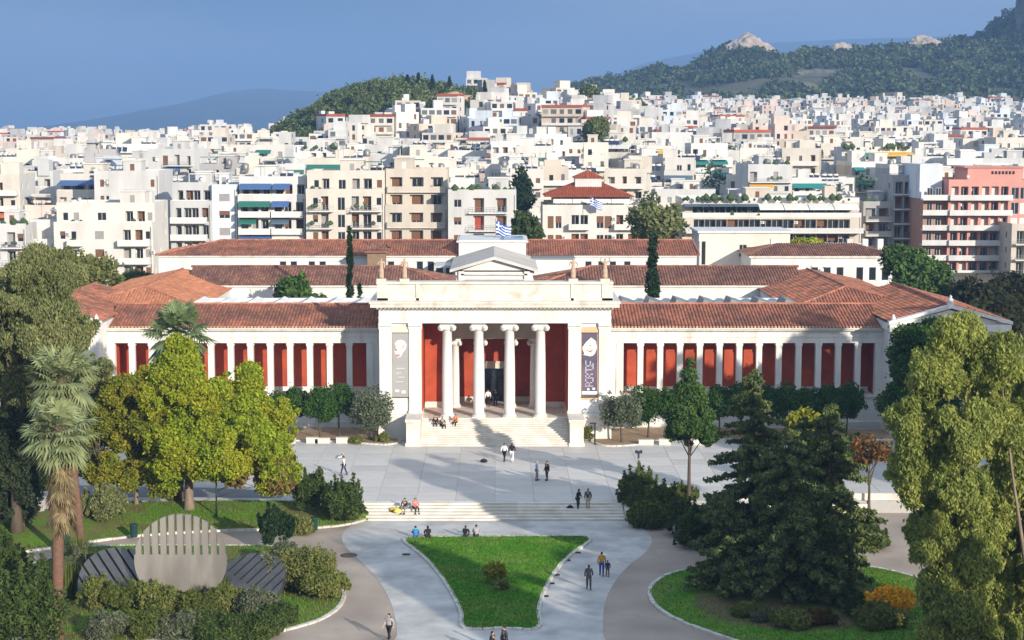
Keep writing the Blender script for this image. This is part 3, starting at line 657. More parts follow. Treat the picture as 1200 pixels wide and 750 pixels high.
def blob_clumps(g, n, c, r, cr, jit=.34, low=-.9, flatten=1.0, inner=.25):
    """clump centres through an ellipsoid, most of them near its skin"""
    out = []; off = Vector((g.random() * 50, g.random() * 50, 0))
    while len(out) < n:
        d = Vector((g.gauss(0, 1), g.gauss(0, 1), g.gauss(0, 1))).normalized()
        if d.z < low: continue
        if pnoise(Vector((d.x * r[0] + c[0], d.y * r[1] + c[1], d.z * r[2] + c[2])) * (.55 / max(.35, cr)) + off) < -.12 and g.random() < .85: continue
        t = g.uniform(.72, 1.03) if g.random() > inner else g.uniform(.2, .7)
        k = cr * g.uniform(1 - jit * 1.6, 1 + jit * 1.6)
        out.append((c[0] + d.x * r[0] * t, c[1] + d.y * r[1] * t, c[2] + d.z * r[2] * t, k, k, k * flatten))
    base = list(out)
    for q in range(int(n * .8)):             # small sprays that break the outline
        d = Vector((g.gauss(0, 1), g.gauss(0, 1), g.gauss(0, 1))).normalized()
        if d.z < low: continue
        if g.random() < .5: b = g.choice(base); p = Vector(b[:3]) + d * b[3] * g.uniform(.8, 1.5)
        else: t = g.uniform(1.0, 1.3); p = Vector((c[0] + d.x * r[0] * t, c[1] + d.y * r[1] * t, c[2] + d.z * r[2] * t))
        k = cr * g.uniform(.22, .5); out.append((p.x, p.y, p.z, k * g.uniform(.8, 1.3), k, k * g.uniform(.7, 1.4)))
    return out

def trunk_mesh(base_r, h, clumps, m, g, lean=(0, 0), limbs=7, split=.55, n=8, flare=1.35):
    mb = MB(); pts = []; rad = []
    for i in range(6):
        t = i / 5; pts.append((lean[0] * t + g.uniform(-.06, .06) * h * .06, lean[1] * t + g.uniform(-.06, .06) * h * .06, h * t - (.15 if i == 0 else 0))); rad.append(base_r * ((flare if i == 0 else 1) - .45 * t))
    mb.tube(pts, rad, n, m)
    top = Vector(pts[-1])
    cs = sorted(clumps, key=lambda c: -c[3]); cs = g.sample(cs, min(limbs, len(cs)))
    for c in cs:
        q = Vector(c[:3]); s = Vector(pts[g.choice((3, 4, 5))]); mid = s.lerp(q, .5) + Vector((g.uniform(-.3, .3), g.uniform(-.3, .3), g.uniform(0, .5)))
        r0 = base_r * g.uniform(.28, .42); mb.tube([s, s.lerp(mid, .6), mid, q], [r0, r0 * .8, r0 * .55, r0 * .18], 5, m)
    return mb.make('trunk')

def plant(name, loc, clumps, per, size, leaf, label, cat, trunk=None, group=None, seed=0, crown='crown', **k):
    o = empty(name, loc, 0, label, cat, group)
    mobj(crown, leaf_mesh(crown, clumps, per, size, leaf, seed=seed, **k), o)
    if trunk: mobj('trunk', trunk, o)
    return o

L_bright = leafmat('bright_mulberry_leaf', (.28, .36, .03), (.38, .37, .03), cs=.35)
L_yellow = leafmat('yellowing_leaf', (.32, .30, .03), (.17, .21, .03), cs=.45)
L_citrus = leafmat('citrus_leaf', (.035, .085, .018), (.06, .12, .022), cs=.9, transl=.15)
L_olive = leafmat('olive_leaf', (.14, .165, .095), (.095, .115, .065), cs=.8, transl=.15)
L_grey = leafmat('grey_green_leaf', (.27, .285, .115), (.165, .19, .07), cs=.3)
L_euc = leafmat('pepper_tree_leaf', (.34, .37, .09), (.19, .24, .06), cs=.5)
L_pine = leafmat('pine_needle', (.075, .135, .03), (.045, .09, .024), cs=.5, transl=.1)
L_spruce = leafmat('dark_spruce_needle', (.15, .18, .06), (.065, .095, .034), cs=.9, transl=.08)
L_cyp = leafmat('cypress_leaf', (.025, .05, .018), (.015, .032, .013), cs=.6, transl=.08)
L_shrub = leafmat('shrub_leaf', (.18, .21, .05), (.23, .225, .075), cs=.8)
L_shrub2 = leafmat('dark_shrub_leaf', (.065, .105, .028), (.11, .145, .038), cs=.8)
L_grey2 = leafmat('lavender_grey_leaf', (.17, .185, .11), (.115, .14, .07), cs=1.0)
L_orange = leafmat('autumn_orange_leaf', (.23, .115, .04), (.15, .11, .04), cs=.9)
L_flower = leafmat('orange_flower', (.90, .56, .03), (.85, .36, .02), cs=2, transl=.2)
L_palm = leafmat('fan_palm_leaf', (.25, .285, .135), (.19, .225, .10), cs=.7, transl=.2)
L_palm_d = leafmat('dark_fan_palm_leaf', (.13, .18, .075), (.19, .24, .11), cs=.7, transl=.2)
L_dead = leafmat('dead_palm_leaf', (.25, .185, .10), (.19, .16, .075), cs=.5, transl=.2)
L_bougain = leafmat('olive_green_hedge_leaf', (.14, .165, .035), (.085, .115, .03), cs=.8)

def broadleaf(name, px, py, z, crowns, leaf, size, per, cr, nclump, label, tr=.3, bark=None, cat='tree', seed=0, group=None, droop=0, Y=None, limbs=8, th=None, elong=1.6, lean=(0, 0), flatten=.85):
    """crowns: (px, py, half-width px, half-height px, dY) lobes read off the photo, turned into lobes of real size at the tree's own distance"""
    g = random.Random(seed + 3); b = at(px, py, z) if Y is None else Vector((at(px, py, z).x * 0 + (px - 580) / FPX * 1.0 * Y, Y, z))
    Yb = b.y; sc = FPX / (Yb * C_ + (CAM_H - 8) * S_)
    cl = []; tot = sum(c[2] * c[3] for c in crowns)
    for (cx, cy, hw, hh, dy) in crowns:
        p = atY(cx, cy, Yb + dy) - b; rx, rz = hw / sc, hh / sc; ry = min(rx, max(rx * .85, 1.2))
        n = max(4, int(nclump * hw * hh / tot)); cl += blob_clumps(g, n, (p.x, p.y, p.z), (max(.2, rx - cr * .6), max(.2, ry - cr * .6), max(.2, rz - cr * .6)), cr, flatten=flatten)
    zs = [c[2] for c in cl]; h = th or (min(zs) * .5 + sum(zs) / len(zs) * .5)
    t = trunk_mesh(tr, max(.5, h), cl, bark or M_bark, g, lean=lean, limbs=limbs)
    return plant(name, b, cl, per, size, leaf, label, cat, t, group, seed, elong=elong, droop=droop)

# big mulberry and its neighbours by the sculpture garden
broadleaf('mulberry_tree', 222, 600, .5, [(214, 424, 26, 32, 1), (208, 470, 46, 44, 0), (252, 478, 40, 40, 0), (296, 456, 26, 32, 1), (300, 502, 46, 44, 0), (225, 525, 54, 44, -1.5), (322, 552, 30, 32, -1), (270, 528, 50, 42, -2.5), (190, 555, 24, 22, -1)], L_bright, .155, 500, .74, 290,
          'large bright yellow-green mulberry with lobed crown on the grass behind the steel disc', tr=.42, bark=M_bark_pale, seed=1, limbs=14)
mb = MB(); mb.tube([(0, 0, -.2), (.05, 0, 2), (-.1, .1, 4.5), (.3, 0, 7)], [.75, .58, .52, .3], 10, M_bark)
b = at(206, 592, .5); o = empty('old_tree', b, 0, 'thick dark leaning trunk beside the bright mulberry on the grass', 'tree'); mb.build('trunk', o)
g = random.Random(5); mobj('crown', leaf_mesh('crown', blob_clumps(g, 26, (.3, .5, 8), (3, 2.4, 2.6), 1.0), 130, .34, L_bright, seed=5), o)
broadleaf('yellow_leaved_tree', 160, 597, .5, [(160, 458, 44, 26, 0), (130, 495, 36, 38, 0), (175, 508, 44, 46, 0), (140, 552, 40, 30, -1), (180, 560, 30, 24, -1)], L_yellow, .15, 430, .75, 110, 'small autumn tree with yellow-olive leaves standing on the grass between palm and mulberry', tr=.2, bark=M_bark_pale, seed=2)
broadleaf('autumn_sapling', 254, 604, .6, [(322, 560, 24, 22, 0), (270, 560, 16, 14, 0)], leafmat('browning_leaf', (.24, .17, .05), (.14, .15, .03), cs=.6), .28, 100, .7, 22, 'slim staked sapling with browning leaves under the mulberry beside the plaza', tr=.09, seed=3, limbs=3)
# grey-green giant at the picture's edge
broadleaf('casuarina_tree', 20, 628, .3, [(48, 335, 48, 40, 0), (25, 380, 75, 55, 0), (75, 400, 40, 50, 0), (10, 450, 70, 55, 2), (-40, 400, 60, 80, 2), (60, 455, 45, 35, 2), (0, 520, 55, 50, 2)], L_grey, .11, 850, .85, 300,
          'tall grey-green feathery tree with open crown in front of the museum end', tr=.45, seed=4, droop=.45, elong=2.4, limbs=16)
broadleaf('dark_evergreen', 28, 622, .3, [(15, 520, 55, 50, -1), (35, 560, 40, 40, -1), (-10, 580, 50, 45, -1)], leafmat('dusky_leaf', (.05, .07, .034), (.07, .09, .04), cs=.4), .13, 560, .85, 95, 'dusky dark evergreen tree on the grass behind the two fan palms', tr=.25, seed=6)
broadleaf('leafy_tree', 118, 600, .6, [(120, 460, 30, 40, 3), (105, 520, 30, 50, 3)], L_grey, .13, 480, .75, 50, 'loose olive-green tree between the fan palms and the museum wall', tr=.18, seed=61)
broadleaf('street_tree', 20, 420, .5, [(70, 318, 40, 26, 0), (110, 320, 24, 24, 2)], L_shrub, .4, 100, 1.4, 34, 'soft green tree top rising beyond the grey-green giant under the cream flats', tr=.3, seed=8, Y=215)

def fan_palm(name, px, py, z, top, nlive, ndead, rl, label, leaf, seed, tr=.34, lean=(0, 0), Y=None, skirt=5.5, droopy=0.0, dead=None, bark=None):
    g = random.Random(seed); b = at(px, py, z) if Y is None else Vector(((px - 580) / FPX * Y, Y, z))
    o = empty(name, b, 0, label, 'palm tree', 'fan palms'); H = top - z
    t = MB(); n = 16
    t.tube([(lean[0] * (i / n) ** 1.3, lean[1] * i / n, H * i / n - (.2 if i == 0 else 0)) for i in range(n + 1)], [tr * (1.35 if i == 0 else 1.0 + .07 * (i % 2)) for i in range(n + 1)], 10, bark or mat('palm_bark', (.15, .085, .055), var=.35, scale=3, stretch=(1, 1, 4))); t.build('trunk', o)
    def fronds(n, lo_, hi_, m, nm, rl, zspan):
        V = []; F = []
        for i in range(n):
            az = g.uniform(0, 6.283); el = g.uniform(lo_, hi_); zz = H - g.uniform(0, 1) * zspan
            d = Vector((math.cos(az) * math.cos(el), math.sin(az) * math.cos(el), math.sin(el))); side = Vector((-math.sin(az), math.cos(az), 0)); upv = side.cross(d) * -1
            pet = rl * g.uniform(.42, .58); st = Vector((lean[0], lean[1], zz)) + Vector((d.x, d.y, 0)) * tr * .5; c = st + d * pet; c.z -= .1 * pet
            w = .035; k = len(V); V += [st - side * w, st + side * w, c + side * w * .7, c - side * w * .7]; F.append((k, k + 1, k + 2, k + 3))
            nb = 17; fold = g.uniform(.12, .4)
            for q in range(nb):
                a = (q / (nb - 1) - .5) * 3.5; L = rl * g.uniform(.5, .62) * (1 - .28 * abs(a) / 1.75)
                dd = (d * math.cos(a) + side * math.sin(a)).normalized(); tip = c + dd * L - Vector((0, 0, 1)) * L * (.25 + fold * abs(a) * .6 + droopy); mid = c + dd * L * .55 - Vector((0, 0, 1)) * L * .1
                ww = side * math.cos(a) * L * .075 - d * math.sin(a) * L * .075 + upv * g.uniform(-.03, .03)
                k = len(V); V += [c, mid + ww, mid - ww, tip]; F += [(k, k + 1, k + 2), (k + 1, k + 3, k + 2)]
        me = bpy.data.meshes.new(nm); me.from_pydata([tuple(v) for v in V], [], F); me.materials.append(m); x = mobj(nm, me, o); x['kind'] = 'stuff'
    fronds(nlive, -.95, 1.35, leaf, 'fronds', rl, .7)
    if ndead: fronds(ndead, -1.4, -.85, dead or L_dead, 'dead_fronds', rl * .62, skirt)
    return o
fan_palm('fan_palm', 68, 750, 0, 13.2, 54, 120, 2.4, 'nearest fan palm, grey-green crown over a long skirt of straw dead fronds', L_palm, 21, skirt=5.2, lean=(.45, 0))
fan_palm('fan_palm', 97, 662, .1, 13.8, 54, 90, 2.9, 'second fan palm, rising just behind the nearest palm with a brown skirt', L_palm, 22, lean=(-1.2, 0), skirt=2.6, tr=.28)
fan_palm('fan_palm', 206, 500, 1.0, 13.3, 52, 60, 3.3, 'green fan palm with dark skirt half hidden by the bright mulberry', L_palm_d, 23, Y=150, skirt=3.0, dead=L_palm_d)

# citrus and olives along the museum wall
def citrus(px, Y, r, top, label, leaf=None, seed=0, cat='tree', name='orange_tree', group='orange trees along the museum wall', size=.2):
    g = random.Random(seed); X = (px - 580) / FPX * (Y + 3); H = top
    cl = blob_clumps(g, 26, (0, 0, H - r), (r * .78, r * .75, r * .82), r * .42)
    t = trunk_mesh(.11, H - r * 1.5, cl, M_bark, g, limbs=5, lean=(g.uniform(-.2, .2), 0))
    return plant(name, (X, Y, PZ + .08), cl, 260, size * .62, leaf or L_citrus, label, cat, t, group, seed, elong=1.5)
citrus(331, 163.6, 1.35, 4.4, 'round-headed orange tree by the museum wall, next to the mulberry crown', seed=31)
citrus(347, 164.4, 1.4, 4.5, 'round-headed orange tree on a thin trunk, second from the mulberry crown', seed=32)
citrus(376, 163.4, 1.55, 4.9, 'fuller dark orange tree above the white stone blocks', seed=33)
citrus(398, 164.6, 1.55, 4.8, 'dark orange tree between the full one and the grey olive', seed=34)
citrus(436, 162.6, 2.1, 5.3, 'grey-green olive tree under the grey banner', L_olive, 35, name='olive_tree', group='olive trees beside the museum stairs', size=.2)
citrus(728, 161.6, 2.05, 5.3, 'grey-green olive tree under the purple banner', L_olive, 36, name='olive_tree', group='olive trees beside the museum stairs', size=.2)
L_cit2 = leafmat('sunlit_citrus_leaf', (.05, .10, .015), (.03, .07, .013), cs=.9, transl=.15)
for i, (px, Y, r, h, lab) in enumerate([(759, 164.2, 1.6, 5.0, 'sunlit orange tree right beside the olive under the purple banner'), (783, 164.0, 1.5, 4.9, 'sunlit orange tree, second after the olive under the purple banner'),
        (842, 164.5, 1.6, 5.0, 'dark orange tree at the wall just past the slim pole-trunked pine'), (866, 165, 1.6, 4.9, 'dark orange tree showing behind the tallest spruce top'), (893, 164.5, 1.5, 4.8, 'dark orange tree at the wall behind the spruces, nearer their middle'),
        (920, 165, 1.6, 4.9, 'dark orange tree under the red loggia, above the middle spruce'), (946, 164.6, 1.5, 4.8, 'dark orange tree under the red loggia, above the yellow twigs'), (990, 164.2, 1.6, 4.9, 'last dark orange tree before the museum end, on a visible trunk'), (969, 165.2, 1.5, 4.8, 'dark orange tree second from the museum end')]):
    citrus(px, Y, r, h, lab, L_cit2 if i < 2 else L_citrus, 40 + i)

# slim pine standing on the plaza edge
broadleaf('slim_pine', 807, 586, PZ, [(808, 436, 6, 18, 0), (810, 462, 18, 20, 0), (806, 486, 30, 20, 0), (812, 508, 34, 16, 0)], L_pine, .11, 600, .6, 50, 'slim pine with a bare dark pole-like trunk at the plaza edge beside the shrubs', tr=.16, seed=50, elong=2.2)
def conifer(px, py, z, top, r, label, seed, leaf=L_spruce, group='dark spruces on the round lawn', Y=None):
    g = random.Random(seed); b = at(px, py, z) if Y is None else Vector(((px - 580) / FPX * Y, Y, z)); H = top - z
    mb = MB(); mb.tube([(0, 0, -.2), (0, 0, H * .5), (0, 0, H * .98)], [.3, .2, .03], 8, M_bark)
    V = []; F = []; cl = []
    n = int(H * 10.5)
    for i in range(n):
        t = (i + g.random()) / n; z0 = H * (.04 + .95 * t); L = r * (1 - t) ** .62 * g.uniform(.45, 1.28) * (1 if t > .12 else .85) + .12; az = g.uniform(0, 6.283)
        d = Vector((math.cos(az), math.sin(az), 0)); m = 5
        pts = [Vector((0, 0, z0)) + d * L * (k / m) + Vector((0, 0, L * (.22 * (k / m) - .42 * (k / m) ** 2 + .12 * (k / m) ** 4))) for k in range(m + 1)]
        mb.tube([pts[0], pts[2], pts[4]], [.05, .035, .015], 4, M_bark)
        for k in range(1, m + 1):
            w = .17 + .22 * (1 - abs(k / m - .6)) * min(1.2, L * .35); cl.append((*pts[k], w * 1.1, w * 1.1, w * .62))
    o = empty('spruce', b, 0, label, 'tree', group)
    mobj('trunk', mb.make('trunk'), o); mobj('crown', leaf_mesh('crown', cl, 60, .13, leaf, elong=2.4, droop=.3, seed=seed, shell=.3), o); return o
conifer(880, 664, .1, 14.2, 4.0, 'tallest dark spruce, its thin top reaching the red loggia', 51)
conifer(922, 700, .1, 11.4, 4.9, 'broad dark spruce at the front of the round lawn', 52)
conifer(970, 675, .1, 12.2, 3.9, 'narrow-topped dark spruce on the side of the orange flowers', 53)
conifer(940, 668, .1, 11.0, 3.6, 'spruce filling the middle of the group, behind the broad one', 59)
conifer(850, 690, .1, 6.2, 2.6, 'low wide spruce beside the kerb of the round lawn', 54)
conifer(985, 705, .1, 5.4, 2.4, 'small bushy spruce next to the orange flowers', 55)
broadleaf('autumn_tree', 945, 620, .2, [(943, 502, 22, 24, 0), (955, 530, 16, 20, 0)], L_yellow, .25, 90, .7, 22, 'thin yellow autumn tree poking out above the spruces', tr=.1, seed=56)
broadleaf('autumn_tree', 1018, 597, .3, [(1015, 520, 20, 10, 0), (1028, 532, 18, 16, 0), (1010, 540, 12, 10, 0)], L_orange, .22, 45, .55, 22, 'small orange autumn tree with a forked dark trunk near the plaza edge', tr=.13, seed=57, limbs=10, th=3.0)
broadleaf('bare_shrubby_tree', 1000, 560, PZ, [(1003, 520, 10, 14, 0), (992, 530, 8, 10, 0)], L_shrub2, .22, 50, .5, 12, 'small dark half-bare tree beside the white wall past the spruces', tr=.07, seed=58)
# the big drooping tree and the pines by the far end
broadleaf('pepper_tree', 1108, 765, .1, [(1122, 402, 30, 34, 0), (1092, 440, 34, 34, 0), (1150, 440, 30, 40, 1), (1078, 500, 38, 36, 0), (1128, 505, 40, 40, -1), (1172, 500, 28, 44, 0), (1070, 560, 34, 36, 0), (1118, 580, 40, 40, -1), (1168, 590, 36, 44, 0), (1096, 630, 36, 40, 0), (1145, 645, 46, 44, -1), (1102, 690, 26, 34, 0), (1125, 705, 46, 36, -1), (1185, 680, 34, 44, 0), (1112, 742, 34, 26, -1), (1170, 740, 40, 28, 0)], L_euc, .105, 560, .62, 380,
          'very large drooping yellow-green pepper tree covering the museum end', tr=.5, bark=M_bark_pale, seed=60, droop=.42, elong=2.6, limbs=16, flatten=1.1)
broadleaf('pepper_tree', 1205, 780, .1, [(1180, 430, 26, 50, 3), (1215, 480, 50, 60, 3), (1200, 570, 44, 60, 3), (1230, 660, 50, 70, 3)], L_euc, .10, 700, .62, 170, 'yellow-green drooping tree cut off by the picture edge beside the largest one', tr=.4, bark=M_bark_pale, seed=63, droop=.42, elong=2.6, limbs=10, flatten=1.1)
broadleaf('dark_pine', 1092, 536, PZ, [(1085, 395, 36, 20, 0), (1065, 425, 28, 26, 0), (1100, 430, 36, 32, 0), (1058, 468, 30, 22, 0), (1095, 480, 34, 26, 0), (1075, 505, 26, 16, 0)], L_citrus, .15, 500, .9, 120, 'dark rounded pine in front of the museum end pavilion', tr=.3, seed=64)
broadleaf('aleppo_pine', 1075, 370, 0, [(1058, 310, 22, 16, 0), (1085, 318, 26, 18, 0), (1072, 335, 32, 16, 0), (1050, 300, 14, 10, 0), (1092, 340, 20, 14, 0)], L_pine, .42, 130, 1.5, 60, 'spreading green pine behind the brown museum roofs below the pink hotel', tr=.35, seed=65, Y=226)
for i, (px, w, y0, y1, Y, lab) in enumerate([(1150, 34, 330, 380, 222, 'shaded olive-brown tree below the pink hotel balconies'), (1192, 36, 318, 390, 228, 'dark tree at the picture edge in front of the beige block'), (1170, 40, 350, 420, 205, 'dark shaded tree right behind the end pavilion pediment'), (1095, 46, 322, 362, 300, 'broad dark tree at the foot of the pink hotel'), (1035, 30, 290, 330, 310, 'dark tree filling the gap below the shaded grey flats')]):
    broadleaf('shaded_tree', px, 400, 0, [(px, (y0 + y1) / 2, w, (y1 - y0) / 2, 0), (px - w * .5, (y0 + y1) / 2 + 10, w * .7, (y1 - y0) / 2, 0)], leafmat('shaded_olive_leaf', (.055, .055, .022), (.035, .045, .02), cs=.3), .45, 130, 1.6, 40, lab, tr=.3, seed=66 + i, Y=Y)  # the shade on these trees is put into the dark leaf colour
# columns of cypress in the courtyards, and other trees between the roofs
def cypress(px, Y, top, r, label, seed, z=0.5, base=1.0, group='cypresses', name='cypress', leaf=None):
    g = random.Random(seed); X = (px - 580) / FPX * (Y * C_ + 15 * S_); H = top - z; cl = []
    for i in range(int(26 + H * 5)):
        t = g.random(); rr = r * (1 - t ** 3) ** .7 * (.75 + .25 * min(1, t * 6)) * g.uniform(.5, .85); a = g.uniform(0, 6.28); cl.append((rr * math.cos(a), rr * math.sin(a), base + (H - base) * t, r * .38, r * .38, r * .95))
    mb = MB(); mb.tube([(0, 0, -.2), (0, 0, H * .8)], [r * .22, .04], 6, M_bark)
    return plant(name, (X, Y, z), cl, 60, .22, leaf or L_cyp, label, 'tree', mb.make('trunk'), group, seed, elong=2.2, droop=-.3)
cypress(410, 190, atY(410, 266, 190).z, .42, 'thin dark cypress spike rising from the courtyard behind the grey banner', 70)
cypress(765, 190, atY(765, 276, 190).z, .85, 'stout dark cypress column in the courtyard behind the purple banner', 71)
cypress(421, 191, atY(421, 334, 191).z, .3, 'short little cypress beside the thin cypress spike', 72)
broadleaf('courtyard_tree', 350, 400, .5, [(350, 338, 24, 14, 0), (360, 352, 30, 10, 0), (338, 350, 18, 10, 0)], L_pine, .34, 110, 1.0, 40, 'bushy green tree filling the courtyard behind the loggia roof', tr=.25, seed=73, Y=193)
broadleaf('round_tree', 765, 330, 0, [(758, 252, 20, 16, 0), (768, 270, 28, 16, 0), (782, 262, 16, 20, 0)], L_grey, .5, 130, 1.5, 50, 'round grey-green tree above the stout cypress by the red-roofed mansion', tr=.35, seed=74, Y=262)
for i, (px, py, w, h, Y, lf, lab) in enumerate([(945, 288, 26, 8, 256, L_bright, 'yellow-green treetops behind the cream annexe'), (158, 330, 28, 10, 252, L_shrub2, 'dark green treetops at the foot of the cream corner flats'), (617, 268, 17, 24, 276, L_shrub2, 'dark round street tree between the white flats and the red-roofed mansion'), (612, 225, 8, 32, 330, L_cyp, 'tall dark column of trees down the side street'),
        (470, 345, 12, 6, 186, L_shrub2, 'small dark shrub top behind the loggia roof')]):
    broadleaf('treetop', px, 400, 0, [(px, py, w, h, 0), (px + w * .4, py + 3, w * .5, h * .8, 1)], lf, .45, 90, 1.3 if h > 9 else .8, 26, lab, tr=.2, seed=80 + i, Y=Y)

# shrubs
def shrub(px, py, z, w, h, leaf, label, seed, name='shrub', size=.12, per=170, n=22, group=None, cat='shrub', droop=0, elong=1.8):
    g = random.Random(seed); b = at(px, py, z); sc = FPX / (b.y * C_ + 31 * S_); rx = w / sc / 2; rz = h / sc * .55
    cl = blob_clumps(g, n, (0, 0, rz * .7), (rx * .8, rx * .62, rz * .75), max(.2, rx * .32), low=-.5)
    if cat == 'shrub':
        for q in range(max(5, n // 2)):      # loose sprigs standing out of the mass
            a = g.uniform(0, 6.28); k = g.uniform(.3, 1.0); hh = rz * (1.55 - .75 * k * k) * g.uniform(.85, 1.25)
            for w in range(3): cl.append((rx * k * math.cos(a) * (1 + .08 * w), rx * .8 * k * math.sin(a), hh * (.75 + .17 * w), rx * (.13 - .03 * w), rx * (.13 - .03 * w), rx * .2))
        elong = elong * 1.3; droop = -.22 if not droop else droop
    return plant(name, b, cl, per, size, leaf, label, cat, None, group, seed, elong=elong, droop=droop, crown='foliage')
shrub(366, 603, .5, 44, 52, L_shrub2, 'dark open bush on the grass next to the round bush by the steps', 101, n=30)
shrub(403, 612, .3, 46, 56, L_shrub2, 'dense dark round bush by the garden steps', 102, n=36, per=150)
shrub(324, 642, .1, 38, 58, L_cyp, 'dark upright bush by the sculpture bed, beside the concrete path', 103, n=30, per=150, name='upright_bush')
shrub(350, 622, .2, 40, 14, L_shrub, 'low green shrub on the kerb by the far bin', 104)
shrub(129, 612, .4, 44, 50, L_grey, 'pale olive bush behind the nearest fan palm', 105, n=26)
shrub(98, 612, .3, 30, 36, L_grey, 'smaller pale bush on the grass behind the nearest palm', 106)
for i, (x, y, w, h, lab) in enumerate([(92, 672, 26, 46, 'tall wispy grass beside the palm, at the end of the dark slatted disc'), (112, 690, 26, 40, 'wispy grass in front of the dark slatted disc'), (140, 702, 24, 30, 'wispy grass between the dark disc and the shrubs'), (236, 706, 20, 26, 'wispy grass at the foot of the upright disc'), (258, 700, 20, 28, 'wispy grass right between the upright and path-side discs'), (322, 690, 24, 34, 'wispy grass at the tip of the path-side disc'), (80, 700, 28, 44, 'tall wispy grass right behind the palm trunk'), (300, 712, 26, 24, 'low wispy grass before the path-side disc')]):
    g = random.Random(400 + i); b = at(x, y, .1); sc = FPX / (b.y * C_ + 31 * S_); V = []; F = []
    for q in range(420):
        a = g.uniform(0, 6.28); r0 = (w / sc / 2) * g.random() ** .6; hh = h / sc * g.uniform(.5, 1.1); px_, py_ = r0 * math.cos(a), r0 * math.sin(a); dx, dy = math.cos(a + 1.57) * .022, math.sin(a + 1.57) * .022; ln = g.uniform(.05, .32) * hh; k = len(V)
        V += [(px_ - dx, py_ - dy, 0), (px_ + dx, py_ + dy, 0), (px_ + math.cos(a) * ln * .35 + dx, py_ + math.sin(a) * ln * .35 + dy, hh * .6), (px_ + math.cos(a) * ln * .35 - dx, py_ + math.sin(a) * ln * .35 - dy, hh * .6), (px_ + math.cos(a) * ln, py_ + math.sin(a) * ln, hh)]; F += [(k, k + 1, k + 2, k + 3), (k + 3, k + 2, k + 4)]
    me = bpy.data.meshes.new('grass_clump'); me.from_pydata(V, [], F); me.materials.append(L_grey2 if i % 2 else L_bougain); tag(mobj('grass_clump', me, None, b), lab, 'ornamental grass', 'wispy grasses in the sculpture bed')
cols = [('grey-leaved', L_grey2), ('dark green', L_shrub2), ('olive green', L_shrub), ('pale green', L_bougain)]
beds = [(352, 688, 70, 46, 2, 'tall olive shrub at the tip of the sculpture bed'), (380, 700, 44, 34, 2, 'olive shrub nearest the path bend in the sculpture bed'), (335, 668, 40, 30, 0, 'grey shrub beside the slatted steel plate'), (330, 728, 30, 22, 1, 'dark little shrub on the grass tip of the bed'),
        (300, 722, 44, 26, 0, 'grey shrub in front of the lower steel plate'), (262, 715, 44, 30, 2, 'olive shrub before the foot of the disc'), (230, 722, 46, 28, 3, 'pale shrub right below the steel disc'), (200, 718, 40, 30, 2, 'olive shrub under the disc on the palm side'),
        (170, 712, 44, 32, 2, 'olive shrub before the dark steel plate'), (140, 715, 40, 34, 3, 'pale shrub beside the dark steel plate'), (112, 712, 36, 40, 2, 'tall olive shrub near the palm trunk'), (95, 690, 36, 50, 0, 'tall wispy grey shrub behind the palm trunk'),
        (300, 745, 50, 24, 1, 'dark spreading shrub at the front edge of the bed'), (258, 748, 54, 24, 1, 'dark shrub in the bottom row below the disc'), (215, 745, 48, 26, 0, 'grey shrub in the bottom row below the disc'), (172, 742, 46, 26, 3, 'pale shrub in the bottom row near the palm'), (130, 745, 44, 26, 0, 'grey shrub in the bottom row right by the palm')]
for i, (x, y, w, h, c, lab) in enumerate(beds): shrub(x, y, .1, w * 1.3, h * .95, cols[c][1], lab, 110 + i, group='shrubs in the sculpture bed', size=.095, per=190)
shrub(342, 690, .1, 10, 5, L_orange, 'small patch of red flowers among the bed shrubs by the steel plate', 130, n=6, per=20, name='flower_patch', size=.12)
shrub(30, 748, .1, 100, 90, L_shrub2, 'dark mass of shrub in the corner left of the palm trunk', 131, n=50, per=200, name='shrub')
shrub(-5, 720, .1, 80, 90, L_shrub2, 'dark shrub touching the picture edge behind the corner shrub', 132, n=34, per=200)
for i, (x, y, w, h, lf, lab) in enumerate([(748, 600, 46, 54, L_bougain, 'tallest olive-green hedge bush beside the garden steps'), (778, 612, 50, 46, L_bougain, 'olive-green hedge bush second from the garden steps'), (762, 616, 50, 26, L_bougain, 'low hedge bush spilling over the kerb by the steps'),
        (800, 626, 46, 40, L_shrub2, 'dark green bush behind the grey-clothed visitor'), (822, 640, 56, 52, L_shrub2, 'large dark bush between the hedge and the spruces'), (850, 622, 50, 40, L_shrub2, 'dark bush partly behind the low spruce'), (1015, 640, 50, 26, L_shrub2, 'low dark hedge past the spruces'),
        (800, 595, 40, 26, L_bougain, 'low hedge end under the slim pine')]):
    shrub(x, y, .1, w, h, lf, lab, 140 + i, group='hedge bushes beside the steps' if i < 3 else None, n=36, per=150)
shrub(1040, 722, .1, 60, 34, L_flower, 'bush covered in bright orange flowers on the round lawn', 150, name='flowering_bush', n=26, per=46, size=.13)
shrub(1030, 732, .1, 60, 22, L_shrub, 'green low bush under the orange flowers', 151, n=20)
for i, (x, y, w, h, lf, lab) in enumerate([(925, 735, 44, 20, L_shrub, 'low olive plant at the foot of the broad spruce'), (962, 732, 34, 18, leafmat('russet_leaf', (.16, .09, .03), (.09, .09, .03), cs=1), 'russet low plant below the broad spruce'), (875, 722, 30, 16, L_shrub, 'little green plant by the kerb-side spruce'), (1005, 722, 34, 30, L_shrub2, 'dark shrub between spruces and orange flowers'), (895, 728, 26, 12, L_grey2, 'tiny grey plant before the spruces')]):
    shrub(x, y, .1, w, h, lf, lab, 155 + i, n=16)
shrub(580, 682, .1, 30, 26, L_yellow, 'sparse little bush with pale flowers in the middle of the central lawn', 160, n=12, per=16, size=.16)
shrub(587, 692, .1, 20, 14, L_shrub, 'small sprig next to the sparse bush on the central lawn', 161, n=7, per=14, size=.14)
